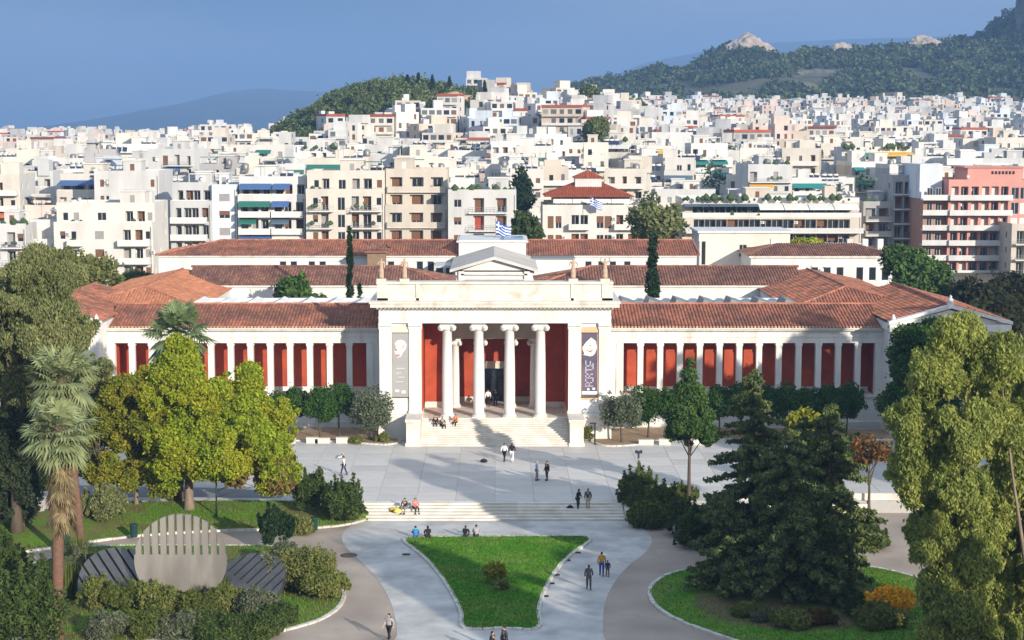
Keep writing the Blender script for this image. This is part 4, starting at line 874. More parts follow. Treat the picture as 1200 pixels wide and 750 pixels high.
for i, (x, y, w, h, lab) in enumerate([(448, 517, 20, 8, 'low green tuft in the planting strip under the olive by the stairs'), (690, 515, 12, 16, 'yellow-green tuft beside the stair pedestal'), (418, 519, 16, 6, 'small tuft in the strip beside the stone blocks')]):
    shrub(x, y, PZ + .1, w, h, L_shrub, lab, 165 + i, n=10, per=40, size=.14)
# trees on the shaded side of the garden, beyond the picture's edge; their shade falls across the lawns
for i, (x, y, h, r, lab) in enumerate(SHADE_TREES):
    g = random.Random(200 + i); cl = blob_clumps(g, 60, (0, 0, h * .62), (r * .85, r * .85, h * .36), r * .34)
    plant('garden_tree', (x, y, 0), cl, 260, .5, L_euc, 'tall garden tree outside the picture, ' + lab, 'tree', trunk_mesh(.4, h * .45, cl, M_bark, g, limbs=6), 'tall trees along the garden side', 200 + i, droop=.4, elong=2.0)
# ------------------------------------------------------------------ the city
def sstep(a, b, x): t = min(1, max(0, (x - a) / (b - a))); return t * t * (3 - 2 * t)
def G(x, y):
    """height of the city ground"""
    h = 2.0 + .012 * max(0, y - 300)
    h += 31 * math.exp(-((x + 48) / (50 if x < -48 else 48)) ** 2 - ((y - 668) / 82) ** 2) + 24 * math.exp(-((x - 28) / 62) ** 2 - ((y - 665) / 130) ** 2)
    h += 27 * (max(0, y - 450) / 900) ** 1.3 * sstep(10, 95, x)
    return h
def gridmesh(name, xs, ys, f, m, parent=None):
    vs = [(x, y, f(x, y)) for y in ys for x in xs]; w = len(xs)
    fs = [(j * w + i, j * w + i + 1, (j + 1) * w + i + 1, (j + 1) * w + i) for j in range(len(ys) - 1) for i in range(w - 1)]
    mb = MB(); mb.mesh(vs, fs, m, True); return mb.build(name, parent)
M_terr = mat('dusty_terrain', (.16, .13, .09), var=.25, scale=.05, col2=(.08, .085, .05), mix=.8, c2scale=.02)
tag(gridmesh('terrain', [-900 + 18 * i for i in range(101)], [262] + [285 + 16 * j for j in range(70)], G, M_terr), kind='structure')

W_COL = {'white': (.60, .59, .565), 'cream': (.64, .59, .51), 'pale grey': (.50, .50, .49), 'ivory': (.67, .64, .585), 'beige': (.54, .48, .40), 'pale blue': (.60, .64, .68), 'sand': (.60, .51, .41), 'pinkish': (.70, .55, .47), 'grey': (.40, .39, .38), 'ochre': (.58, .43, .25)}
W_M = {k: mat('render_' + k.replace(' ', '_'), v, var=.08, scale=.5, col2=tuple(c * .70 for c in v), mix=.75, c2scale=.22, thr=(.47, .72), stretch=(1, 1, .3), objrand=.08) for k, v in W_COL.items()}
A_COL = {'green': (.035, .16, .12), 'blue': (.07, .14, .30), 'teal': (.03, .22, .20), 'orange': (.55, .18, .05), 'yellow': (.65, .40, .08), 'white': (.75, .74, .7), 'slate': (.10, .15, .19)}
A_M = {k: mat('awning_' + k, v, var=.08, scale=1.5, rough=.9) for k, v in A_COL.items()}
M_curt = mat('curtained_glass', (.13, .13, .13), rough=.2, var=.05, spec=.5)
M_sh = {'brown': mat('brown_shutter', (.17, .085, .045), var=.12, scale=3), 'white': mat('white_shutter', (.62, .6, .56), var=.05), 'red': mat('red_shutter', (.36, .06, .035), var=.1), 'grey': mat('grey_shutter', (.30, .29, .28), var=.1)}
M_slabw = mat('balcony_concrete', (.70, .67, .61), var=.08, scale=.8)
M_roofc = mat('roof_screed', (.50, .47, .43), var=.15, scale=.4, col2=(.36, .33, .3), mix=.6)
M_solar = mat('solar_panel', (.03, .045, .09), rough=.2, var=.05)
M_pot = mat('balcony_leaf', (.05, .085, .025), var=.3, scale=3)
M_redroof = mat('red_mansion_tile', (.33, .085, .04), var=.12, scale=.6, island=.25)

def facade(mb, w, h, ops, m, M, depth0=.22, z0=0.0):
    """front wall on the local plane y=0, with real recesses where the openings are"""
    xs = sorted({-w / 2, w / 2, *[o[0] for o in ops], *[o[1] for o in ops]}); zs = sorted({z0, h, *[o[2] for o in ops], *[o[3] for o in ops]})
    def inop(x, z): return any(o[0] < x < o[1] and o[2] < z < o[3] for o in ops)
    for i in range(len(zs) - 1):
        run = None
        for j in range(len(xs) - 1):
            hit = inop((xs[j] + xs[j + 1]) / 2, (zs[i] + zs[i + 1]) / 2)
            if not hit and run is None: run = xs[j]
            if (hit or j == len(xs) - 2) and run is not None:
                e = xs[j] if hit else xs[j + 1]; mb.mesh([(run, 0, zs[i]), (e, 0, zs[i]), (e, 0, zs[i + 1]), (run, 0, zs[i + 1])], [(0, 1, 2, 3)], m, False, M); run = None
    for o_ in ops:
        a, b, c, d = o_[:4]; depth = o_[4] if len(o_) > 4 else depth0
        mb.mesh([(a, 0, c), (b, 0, c), (b, 0, d), (a, 0, d), (a, depth, c), (b, depth, c), (b, depth, d), (a, depth, d)], [(0, 1, 5, 4), (1, 2, 6, 5), (2, 3, 7, 6), (3, 0, 4, 7)], m, False, M)
WIN = {}
def win_mesh(w, h, kind):
    k = (round(w, 2), round(h, 2), kind)
    if k in WIN: return WIN[k]
    mb = MB(); fr = M_sh['white'] if kind != 'dark' else M_metal_grey
    if kind in M_sh:
        mb.box(0, w, .10, .13, 0, h, M_sh[kind])
        for q in range(1, int(h / .35)): mb.box(0.03, w - .03, .09, .1, q * .35, q * .35 + .04, M_sh[kind])
    else:
        cut = h * (.45 if kind == 'half' else 1)
        mb.box(.0, w, .16, .18, 0, h, M_glass); n = 2 if w > 1 else 1
        for q in range(n + 1): x = q * (w - .06) / n; mb.box(x, x + .06, .12, .159, 0, h, fr)
        mb.box(.06, w - .06, .12, .158, 0, .06, fr); mb.box(.06, w - .06, .12, .158, h - .06, h, fr)
        if kind == 'half': mb.box(0.005, w - .005, .08, .115, cut, h - .002, M_sh['brown'])
    WIN[k] = mb.make('window'); return WIN[k]

NUMW = {2: 'two', 3: 'three', 4: 'four', 5: 'five', 6: 'six', 7: 'seven', 8: 'eight', 9: 'nine'}
def building(loc, rz, w, d, floors, fh, wallc, bays, label, cat='apartment block', group='apartment blocks of the city', detail=True, balc='solid', balcs=None, awn=None, setback=0, hut=True, roofitems='', g=None, name='apartment_block', slabm=None, parm=None, winkinds=('glass', 'glass', 'half', 'glass', 'brown', 'grey'), plants=.3, first=0, sidewin=2, awnp=.5, pw=1.5, wallm=None, rimm=None, sidem=None):
    """bays: [(x centre, width, 'd'oor or 'w'indow)], balcs: [(x0, x1)] strips repeated on each floor"""
    g = g or rng; o = empty(name, loc, rz, label, cat, group); wm = wallm or W_M[wallc]; slabm = slabm or M_slabw; parm = parm or slabm
    LG = g.choice((0, 1.0, 1.2)) if not detail else 1.0; xs0 = sorted(b_[0] for b_ in bays); spc = min([q - p for p, q in zip(xs0, xs0[1:])] or [w])
    wall = MB(); H0 = (floors - setback) * fh; win = MB(); wins = []
    bal = MB(); balobs = []
    levels = [(0, floors - setback, 0.0, w)] + ([(floors - setback, floors, 2.2, w - .02)] if setback else [])
    for (f0, f1, yo, ww) in levels:
        M = Matrix.Translation((0, yo, 0)); ops = []
        for f in range(f0, f1):
            for (xc, bw, t) in bays:
                if abs(xc) + bw / 2 > ww / 2 - .15: continue
                z = f * fh; c, dd = (z + .06, z + 2.35) if t == 'd' else (z + .95, z + 2.3)
                if f < first or (not detail and g.random() < .14): continue
                if not detail: bw = bw * g.uniform(.7, 1.05); dd -= g.uniform(0, .35)
                kd = g.choice(winkinds); lg = LG if t == 'd' and any(a0 < xc < b0 for a0, b0 in (balcs or [])) else 0
                if lg: bw2 = min(bw * 1.45, spc - .35); bw2 = max(bw, bw2); ops.append((xc - bw2 / 2, xc + bw2 / 2, c, dd + .2, lg)); wall.mesh([(xc - bw2 / 2, yo + lg, c), (xc + bw2 / 2, yo + lg, c), (xc + bw2 / 2, yo + lg, dd + .2), (xc - bw2 / 2, yo + lg, dd + .2)], [(0, 1, 2, 3)], wm); wins.append((xc - bw / 2, yo + lg - .2, c, bw, dd - c, kd))
                else: ops.append((xc - bw / 2, xc + bw / 2, c, dd, .22)); wins.append((xc - bw / 2, yo, c, bw, dd - c, kd))
        facade(wall, ww, f1 * fh, ops, wm, M, z0=f0 * fh)
        xa, xb, z0, z1 = -ww / 2, ww / 2, f0 * fh, f1 * fh
        # side walls with windows, back wall
        for sx, x in ((-1, xa), (1, xb)):
            Ms = Matrix.Translation((x, yo + (d - yo) / 2, 0)) @ Matrix.Rotation(R(-90 if sx < 0 else 90), 4, 'Z'); so = []
            if sidewin:
                for f in range(f0, f1):
                    for q in range(sidewin):
                        if g.random() < .75: xq = (q + .5) / sidewin * (d - yo) - (d - yo) / 2; so.append((xq - .5, xq + .5, f * fh + 1.0, f * fh + 2.2))
            facade(wall, d - yo, z1, so, sidem or wm, Ms, z0=z0)
            for a in so: win.mesh([(a[0], .2, a[2]), (a[1], .2, a[2]), (a[1], .2, a[3]), (a[0], .2, a[3])], [(0, 1, 2, 3)], M_glass if g.random() < .7 else M_sh['brown'], False, Ms)
        wall.face([(xb, d, z0), (xa, d, z0), (xa, d, z1), (xb, d, z1)], wm)
        wall.face([(xa, yo, z1), (xb, yo, z1), (xb, d, z1), (xa, d, z1)], M_roofc)
        t = .15
        for (a, b, c, e_) in ((xa, xb, yo, yo + t), (xa, xb, d - t, d), (xa, xa + t, yo + t, d - t), (xb - t, xb, yo + t, d - t)): wall.box(a, b, c, e_, z1 + .002, z1 + (.95 if f1 == floors else .8), rimm or wm)
    mobj('wall', wall.make('wall'), o)
    if detail:
        for (x, yo, z, bw, hh, kd) in wins: mobj('window', win_mesh(bw, hh, kd), o, (x, yo, z))
    else:
        for (x, yo, z, bw, hh, kd) in wins:
            m = M_sh[kd] if kd in M_sh else M_curt if kd == 'curtain' else M_glass; win.mesh([(x, yo + .17, z), (x + bw, yo + .17, z), (x + bw, yo + .17, z + hh), (x, yo + .17, z + hh)], [(0, 1, 2, 3)], m)
            if bw > 1.1 and kd in ('glass', 'curtain', 'half'): win.box(x + bw / 2 - .05, x + bw / 2 + .05, yo + .12, yo + .165, z, z + hh, M_sh['white'])
            if g.random() < .12: win.box(x + bw + .1, x + bw + .75, yo - .35, yo - .01, z + hh - .9, z + hh - .35, M_slabw)
            if kd == 'half': win.box(x, x + bw, yo + .1, yo + .16, z + hh * .5, z + hh, M_sh['brown'])
    if detail:
        for (x, yo, z, bw, hh, kd) in wins:
            if g.random() < .16: a_ = MB(); a_.box(x + bw + .12, x + bw + .85, yo - .36, yo - .01, z + hh - .75, z + hh - .2, M_slabw); a_.box(x + bw + .2, x + bw + .6, yo - .37, yo - .362, z + hh - .68, z + hh - .28, M_metal_grey); a_.build('air_conditioner', o)
        dp = MB(); dp.box(w / 2 - .35, w / 2 - .25, -.1, -.005, 0, H0, M_metal_grey); dp.build('drainpipe', o)
        sd = MB(); xx = g.uniform(-.3, .3) * w; sd.lathe([(.02, 0), (.3, .06), (.45, .16)], 10, M_slabw, Matrix.Translation((xx, 3.2, floors * fh + 1.4)) @ Matrix.Rotation(R(60), 4, 'X')); sd.box(xx - .03, xx + .03, 3.2, 3.26, floors * fh + .003, floors * fh + 1.4, M_metal_grey); sd.build('satellite_dish', o)
    if win.v: q = mobj('windows' if not detail else 'side_windows', win.make('windows'), o); q['kind'] = 'stuff'
    aw = MB()
    for (x0, x1) in (balcs or []):
        for f in range(max(1, first), floors):
            yo = 2.2 if f >= floors - setback else 0.0; z = f * fh; b = MB() if detail else bal
            if yo == 0 or f > floors - setback:
                b.box(x0, x1, yo - pw, yo - .003, z - .16, z, slabm)
            yb = yo - pw if (yo == 0 or f > floors - setback) else yo - 2.1
            if balc == 'solid': b.box(x0, x1, yb, yb + .08, z + .003, z + .92, parm); b.box(x0, x0 + .08, yb + .08, yo - .01, z + .003, z + .92, parm); b.box(x1 - .08, x1, yb + .08, yo - .01, z + .003, z + .92, parm)
            else:
                for hh in (.28, .55, .92): b.box(x0, x1, yb, yb + .04, z + hh, z + hh + .045, M_metal_grey)
                for q in range(int((x1 - x0) / .6) + 1): xx = x0 + q * (x1 - x0 - .04) / max(1, int((x1 - x0) / .6)); b.box(xx, xx + .035, yb + .001, yb + .036, z + .003, z + .92, M_metal_grey)
            if g.random() < plants:
                for q in range(g.randint(1, 3)):
                    xx = g.uniform(x0 + .4, x1 - .4); s = g.uniform(.25, .5); b.lathe([(.05, 0), (s, s * .6), (s * .85, s * 1.3), (.05, s * 1.9)], 6, M_pot, c=(xx, yb + .45, z + .5))
            if detail: balobs.append(b)
            if awn and g.random() < awnp:
                am = A_M[g.choice(awn)]; xs_, xe = (x0, x1) if g.random() < .5 else (x0, x0 + (x1 - x0) * .55); zz = z + fh - .35; a_ = MB() if detail else aw
                a_.mesh([(xs_, yo - .02, zz), (xe, yo - .02, zz), (xe, yb - .15, zz - .75), (xs_, yb - .15, zz - .75), (xs_, yo - .02, zz - .04), (xe, yo - .02, zz - .04), (xe, yb - .15, zz - 1.0), (xs_, yb - .15, zz - 1.0)], [(0, 1, 2, 3), (7, 6, 5, 4), (0, 3, 7, 4), (1, 5, 6, 2), (3, 2, 6, 7)], am)
                if detail: a_.build('awning', o)
    for b in balobs: b.build('balcony', o)
    if bal.v: q = bal.build('balconies', o); q['kind'] = 'stuff'
    if aw.v: q = aw.build('awnings', o); q['kind'] = 'stuff'
    ZT = floors * fh; r = MB()
    if hut:
        hx = g.uniform(-.25, .25) * w; hw = min(g.uniform(3, 5), w * .4); r.box(hx - hw / 2, hx + hw / 2, d * .35, d * .35 + 4, ZT + .003, ZT + 2.7, wm); r.box(hx - hw / 2 - .2, hx + hw / 2 + .2, d * .35 - .2, d * .35 + 4.2, ZT + 2.7, ZT + 2.9, slabm)
        r.box(hx - .4, hx + .4, d * .35 - .02, d * .35, ZT + .1, ZT + 2.1, M_sh[g.choice(['brown', 'grey', 'white'])])
        r.build('rooftop_hut', o)
    for it in roofitems.split():
        r = MB()
        x = g.uniform(-.4, .4) * w; y = g.uniform(.15, .8) * d
        if it == 'tank': r.lathe([(.7, 0), (.75, .1), (.75, 1.2), (.3, 1.5)], 10, M_metal_grey, c=(x, y, ZT + .5)); r.box(x - .6, x + .6, y - .6, y + .6, ZT + .003, ZT + .5, M_metal_grey)
        if it == 'solar':
            for q in range(3): xx = x + q * 1.3; r.mesh([(xx, y, ZT + .3), (xx + 1.1, y, ZT + .3), (xx + 1.1, y + 1.3, ZT + 1.4), (xx, y + 1.3, ZT + 1.4)], [(0, 1, 2, 3)], M_solar); r.lathe([(.25, 0), (.25, 1.1)], 8, M_slabw, Matrix.Translation((xx, y + 1.35, ZT + 1.5)) @ Matrix.Rotation(math.pi / 2, 4, 'Y')); r.box(xx + .5, xx + .6, y + .7, y + .8, ZT + .003, ZT + .8, M_metal_grey)
        if it == 'antenna': r.box(x, x + .05, y, y + .05, ZT + .003, ZT + 4, M_metal_grey); [r.box(x - .6 + q * .1, x + .6 - q * .1, y, y + .04, ZT + 3 + q * .3, ZT + 3.04 + q * .3, M_metal_grey) for q in range(3)]
        if it == 'pergola':
            a, b_ = x - 2, x + 2
            for xx in (a, b_): r.box(xx, xx + .12, y, y + .12, ZT + .003, ZT + 2.3, M_slabw)
            r.box(a, b_ + .12, y - .2, y + 3, ZT + 2.3, ZT + 2.42, A_M[g.choice(['white', 'green', 'slate'])])
        if it == 'block': bw = g.uniform(2, 4); r.box(x - bw / 2, x + bw / 2, y, y + 3, ZT + .003, ZT + g.uniform(2.2, 3.4), wm)
        if it == 'garden':
            for q in range(int(w * 1.4)): xx = -w / 2 + .5 + q / 1.4 + g.uniform(-.4, .4); s = g.choice((0, 0, .3, .4, .55, .8)); r.lathe([(.1, 0), (s, s * .7), (s * .8, s * 1.3), (.05, s * 2)], 6, M_pot, c=(xx, .5 + g.uniform(0, .6), ZT + .3)) if xx < w / 2 - .4 and s else None
        if r.v:
            q_ = r.build({'tank': 'water_tank', 'solar': 'solar_panels', 'antenna': 'roof_aerial', 'pergola': 'pergola', 'block': 'lift_housing', 'garden': 'roof_planting'}[it], o)
            if it in ('solar', 'garden', 'pergola'): q_['kind'] = 'stuff'
    return o

def front(px0, px1, ytop, Y, floors, fh, wallc, bays, label, **k):
    a = atY(px0, ytop, Y); b = atY(px1, ytop, Y); w = b.x - a.x; H = floors * fh
    return building(((a.x + b.x) / 2, Y, a.z - .95 - H), k.pop('rz', 0), w, k.pop('d', 14), floors, fh, wallc, [((u - .5) * w, bw, t) for u, bw, t in bays], label, balcs=[((u0 - .5) * w, (u1 - .5) * w) for u0, u1 in k.pop('bal', [])], **k)
gf = random.Random(17)
front(62, 178, 238, 288, 8, 3.05, 'ivory', [(.09, .9, 'w'), (.2, .9, 'w'), (.46, 1.5, 'w'), (.74, 1.3, 'd'), (.86, 1.3, 'd'), (.95, .8, 'w')], 'ivory six-storey corner flats with planted balconies behind the grey-green giant tree', bal=[(.15, .30), (.66, .98)], balc='solid', awn=['green'], awnp=.25, plants=.7, setback=1, roofitems='antenna block', g=gf, winkinds=('brown', 'half', 'glass', 'glass', 'grey'), sidewin=3)
front(-14, 30, 262, 286, 7, 3.05, 'white', [(.2, 1.2, 'w'), (.6, 1.4, 'd'), (.85, 1.0, 'w')], 'white flats with terrace greenery touching the picture edge beyond the big tree', bal=[(.4, .98)], balc='rail', plants=.8, roofitems='pergola garden', g=gf)
front(31, 62, 258, 291, 7, 3.05, 'white', [(.3, 1.0, 'w'), (.7, 1.0, 'w')], 'narrow white flats wedged next to the ivory corner flats', balc='rail', setback=1, plants=.8, hut=False, roofitems='pergola antenna', g=gf, winkinds=('glass', 'white', 'white'))
front(110, 186, 200, 318, 11, 3.0, 'white', [(.12, .7, 'w'), (.2, .6, 'w'), (.9, .7, 'w')], 'plain white windowless tower wall above the ivory corner flats', hut=True, roofitems='block', g=gf, first=9, sidewin=0)
front(199, 247, 214, 305, 8, 3.05, 'pale grey', [(.2, 1.0, 'd'), (.42, 1.3, 'd'), (.6, 1.3, 'd'), (.85, 1.2, 'd')], 'pale grey flats with full-width railed balconies beside the dark side street', bal=[(.02, .9)], balc='solid', parm=M_slabw, setback=1, g=gf, roofitems='pergola', winkinds=('brown', 'glass', 'glass', 'half'))
front(248, 277, 216, 306, 8, 3.05, 'pale blue', [(.5, 1.9, 'w')], 'bluish white strip of flats with single brown-shuttered windows', g=gf, hut=True, roofitems='antenna', winkinds=('brown', 'grey', 'half'), wallm=W_M['pale blue'])
front(278, 357, 207, 305, 8, 3.05, 'white', [(.1, 1.0, 'd'), (.25, 1.0, 'd'), (.4, 1.2, 'd'), (.6, 1.3, 'd'), (.74, 1.3, 'd'), (.92, 1.2, 'd')], 'white flats with blue and green striped awnings over long balconies', bal=[(.02, .49), (.51, .98)], balc='solid', awn=['slate', 'blue', 'green', 'white'], awnp=.75, setback=1, g=gf, roofitems='solar antenna')
front(358, 450, 200, 302, 8, 3.05, 'cream', [(.12, .9, 'w'), (.24, 1.1, 'd'), (.45, 1.3, 'd'), (.63, 1.2, 'd'), (.78, 1.5, 'd'), (.93, .9, 'w')], 'cream flats with teal awnings and plant-filled balconies above the brick stack', bal=[(.05, .36), (.58, .98)], balc='rail', awn=['teal', 'teal', 'green'], awnp=.4, plants=.8, setback=1, g=gf, roofitems='pergola solar')
front(451, 524, 198, 302, 8, 3.1, 'beige', [(.17, 1.5, 'd'), (.5, 1.7, 'd'), (.83, 1.5, 'd')], 'beige stone-faced flats with three bays of shallow balconies', bal=[(.03, .97)], balc='solid', parm=W_M['beige'], slabm=W_M['cream'], pw=.8, setback=2, g=gf, roofitems='pergola', winkinds=('brown', 'glass', 'half'), plants=.15)
front(525, 605, 222, 298, 7, 3.1, 'white', [(.14, 1.3, 'w'), (.45, 1.3, 'd'), (.78, 1.3, 'd')], 'bright white flats with a roof garden hedge behind the large flag', bal=[(.3, .88)], balc='rail', slabm=M_slabw, setback=0, hut=True, g=gf, roofitems='garden block block', winkinds=('red', 'brown', 'half', 'glass'), plants=.1, pw=1.0)
lb = front(800, 1010, 232, 345, 8, 2.95, 'beige', [((i + .5) / 16, 2.2, 'd') for i in range(16)], 'long modern block with continuous white balcony bands and terrace awnings', bal=[(.0, 1.0)], balc='solid', parm=W_M['white'], rimm=W_M['white'], setback=1, awn=None, g=gf, roofitems='pergola pergola pergola pergola garden block', plants=.9, pw=2.4, winkinds=('glass', 'glass', 'glass', 'half', 'glass'))
lw = (1010 - 800) / FPX * 345
for q in range(7):
    a_ = MB(); x0 = -lw / 2 + .4 + q * (lw - .8) / 7; x1 = x0 + (lw - .8) / 7 - .15; zt = 8 * 2.95 - .35; sl = q < 3
    a_.mesh([(x0, 2.1, zt), (x1, 2.1, zt), (x1, -.6, zt - (.35 if sl else .95)), (x0, -.6, zt - (.35 if sl else .95)), (x0, 2.1, zt - .05), (x1, 2.1, zt - .05), (x1, -.6, zt - (.42 if sl else 1.1)), (x0, -.6, zt - (.42 if sl else 1.1))], [(0, 1, 2, 3), (7, 6, 5, 4), (0, 3, 7, 4), (1, 5, 6, 2), (3, 2, 6, 7)], A_M['slate'] if sl else A_M['white']); a_.build('awning', lb)
    if sl:
        a_ = MB()
        for u in range(5): s = gf.uniform(.35, .7); a_.lathe([(.1, 0), (s, s * .7), (s * .8, s * 1.3), (.05, s * 2)], 6, M_pot, c=(gf.uniform(x0, x1), gf.uniform(.3, 1.2), 7 * 2.95 + .05))
        u_ = a_.build('terrace_plants', lb); u_['kind'] = 'stuff'
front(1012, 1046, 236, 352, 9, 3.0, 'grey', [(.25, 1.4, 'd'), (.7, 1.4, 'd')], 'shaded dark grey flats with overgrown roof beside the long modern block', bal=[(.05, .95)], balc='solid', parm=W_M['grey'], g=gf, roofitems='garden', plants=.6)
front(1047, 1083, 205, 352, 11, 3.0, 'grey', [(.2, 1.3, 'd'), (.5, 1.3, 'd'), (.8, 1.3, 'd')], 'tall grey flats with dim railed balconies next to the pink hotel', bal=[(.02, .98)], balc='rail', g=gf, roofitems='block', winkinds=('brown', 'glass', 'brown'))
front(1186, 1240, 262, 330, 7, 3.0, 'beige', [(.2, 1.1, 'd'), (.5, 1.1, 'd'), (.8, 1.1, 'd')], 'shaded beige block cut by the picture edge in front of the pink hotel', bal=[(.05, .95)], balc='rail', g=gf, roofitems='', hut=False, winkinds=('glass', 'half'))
# pink hotel with bands of white balconies
M_pink = mat('pink_render', (.60, .29, .235), var=.08, scale=.3, col2=(.48, .23, .19))
p0 = atY(1112, 213, 339); p1 = atY(1182, 213, 339); w = p1.x - p0.x; fl = 9; fh = 2.98
ht = building(((p0.x + p1.x) / 2, 339, p0.z - fl * fh), 0, w, 16, fl, fh, 'white', [((u - .5) * w, 1.5, 'd') for u in (.1, .27, .43, .6, .76, .93)], 'pink hotel with wrap-round white balconies on every floor', 'hotel', None, name='hotel', wallm=M_pink, bal=None if False else None) if False else None
def hotel():
    a = atY(1112, 216, 339); b = atY(1206, 216, 339); w = b.x - a.x
    o = building(((a.x + b.x) / 2, 339, a.z - 9 * 2.98), 0, w, 18, 9, 2.98, 'white', [((u - .5) * w, 1.45, 'd') for u in (.08, .2, .33, .46, .58, .7, .83, .94)], 'pink hotel with wrap-round white balconies on every floor', 'hotel', 'apartment blocks of the city', name='hotel', wallm=M_pink, balcs=[(-w / 2 - .02, w * .28)], balc='solid', parm=W_M['white'], slabm=W_M['white'], g=gf, hut=False, plants=.3, winkinds=('glass', 'glass', 'white'), sidewin=0, pw=1.5)
    wing = MB(); side = MB()
    wing.box(-w / 2 - 4.6, -w / 2, 1.5, 16, 0, 8 * 2.98, mat('shaded_pink_render', (.38, .22, .16), var=.1)); wing.build('side_range', o)  # shade on the hotel's side is painted in as this browner render
    for f in range(1, 9):
        side = MB(); z = f * 2.98; side.box(-w / 2 - 5.2, -w / 2 - .03, -.9, 1.497, z - .16, z, W_M['white']); side.box(-w / 2 - 5.2, -w / 2 - .03, -.9, -.82, z, z + .92, W_M['white']); side.build('balcony', o)
        for q in (-3.9, -2.2): mobj('window', win_mesh(1.1, 2.2, 'glass'), o, (-w / 2 + q, 1.33, z + .05))
    top = MB(); ZT = 9 * 2.98; top.box(-w * .2, w / 2, 4, 14, ZT, ZT + 3.2, M_pink); top.box(-w * .25, w * .52, 3.6, 14.4, ZT + 3.2, ZT + 3.4, M_pink)
    for q in range(7): top.box(w * .1 + q * .7, w * .1 + q * .7 + .4, 3.9, 3.98, ZT + 1.9, ZT + 2.5, M_dark)
    top.build('penthouse', o)
    wb = MB(); wb.box(-w / 2 - 4.8, -w / 2 - .3, 4, 17, 8 * 2.98, 10.3 * 2.98, W_M['pale blue']); wb.build('lift_tower', o)
hotel()
# red-roofed mansion with a flag
def mansion():
    Y = 318; a = atY(636, 246, Y); b = atY(752, 246, Y); w = b.x - a.x; fl = 6; fh = 3.5; H = fl * fh
    bays = [(.08, 1.1, 'd'), (.16, 1.1, 'd'), (.33, 1.4, 'd'), (.42, 1.4, 'd'), (.58, 1.3, 'd'), (.66, 1.3, 'd'), (.78, 1.3, 'd'), (.9, 1.3, 'd')]
    o = building(((a.x + b.x) / 2, Y, a.z - H), 0, w, 14, fl, fh, 'ivory', [((u - .5) * w, bw, t) for u, bw, t in bays], 'ivory mansion block under a red hipped tile roof with a lantern storey', 'mansion', 'apartment blocks of the city', name='mansion', balcs=[(-.24 * w, -.02 * w), (.22 * w, .44 * w)], balc='solid', g=gf, hut=False, plants=.3, winkinds=('glass', 'half', 'brown'), parm=W_M['ivory'])
    r = MB(); r.box(-w / 2 + 2, w / 2 - 2, 2.2, 13, H + .005, H + 2.3, W_M['ivory']); r.build('penthouse', o)
    for q in range(4):
        p = MB(); x = -w / 2 + 2 + q * (w - 4) / 4; p.box(x, x + (w - 4) / 4 - .1, .6, 2.19, H + 1.9, H + 2.0, A_M['white']); p.box(x, x + (w - 4) / 4 - .1, .5, .56, H + 1.2, H + 1.95, A_M['white']); p.build('awning', o)
    t = MB(); e = w / 2 + .2; z0, z1 = H + 2.4, H + 5.0
    A, B, C_2, D = (-e + .5, -.2, z0), (e - 1.5, -.2, z0), (e - 1.5, 14.2, z0), (-e + .5, 14.2, z0); r0, r1 = (-2.8, 7, z1), (1.8, 7, z1)
    tiles(t, [A, B, r1, r0], M_redroof); tiles(t, [A, D, r0], M_redroof); tiles(t, [B, C_2, r1], M_redroof); tiles(t, [D, C_2, r1, r0], M_redroof)
    x = t.build('tile_roof', o); x['kind'] = 'stuff'
    l = MB(); l.box(-3, 2, 4.5, 9.5, z1 - 1.4, z1 + .8, W_M['white']); l.build('lantern', o)
    l = MB(); tiles(l, [(-3.4, 4.1, z1 + .8), (2.4, 4.1, z1 + .8), (-.5, 7, z1 + 2.2)], M_redroof); tiles(l, [(-3.4, 4.1, z1 + .8), (-3.4, 9.9, z1 + .8), (-.5, 7, z1 + 2.2)], M_redroof); tiles(l, [(2.4, 4.1, z1 + .8), (2.4, 9.9, z1 + .8), (-.5, 7, z1 + 2.2)], M_redroof)
    x = l.build('lantern_roof', o); x['kind'] = 'stuff'
    pl = MB()
    for q in range(30): s = gf.uniform(.3, .6); pl.lathe([(.1, 0), (s, s * .7), (s * .8, s * 1.3), (.05, s * 2)], 6, M_pot, c=(-w / 2 + .5 + q * (w - 1) / 30, .5, H + .2))
    x = pl.build('terrace_plants', o); x['kind'] = 'stuff'
mansion()
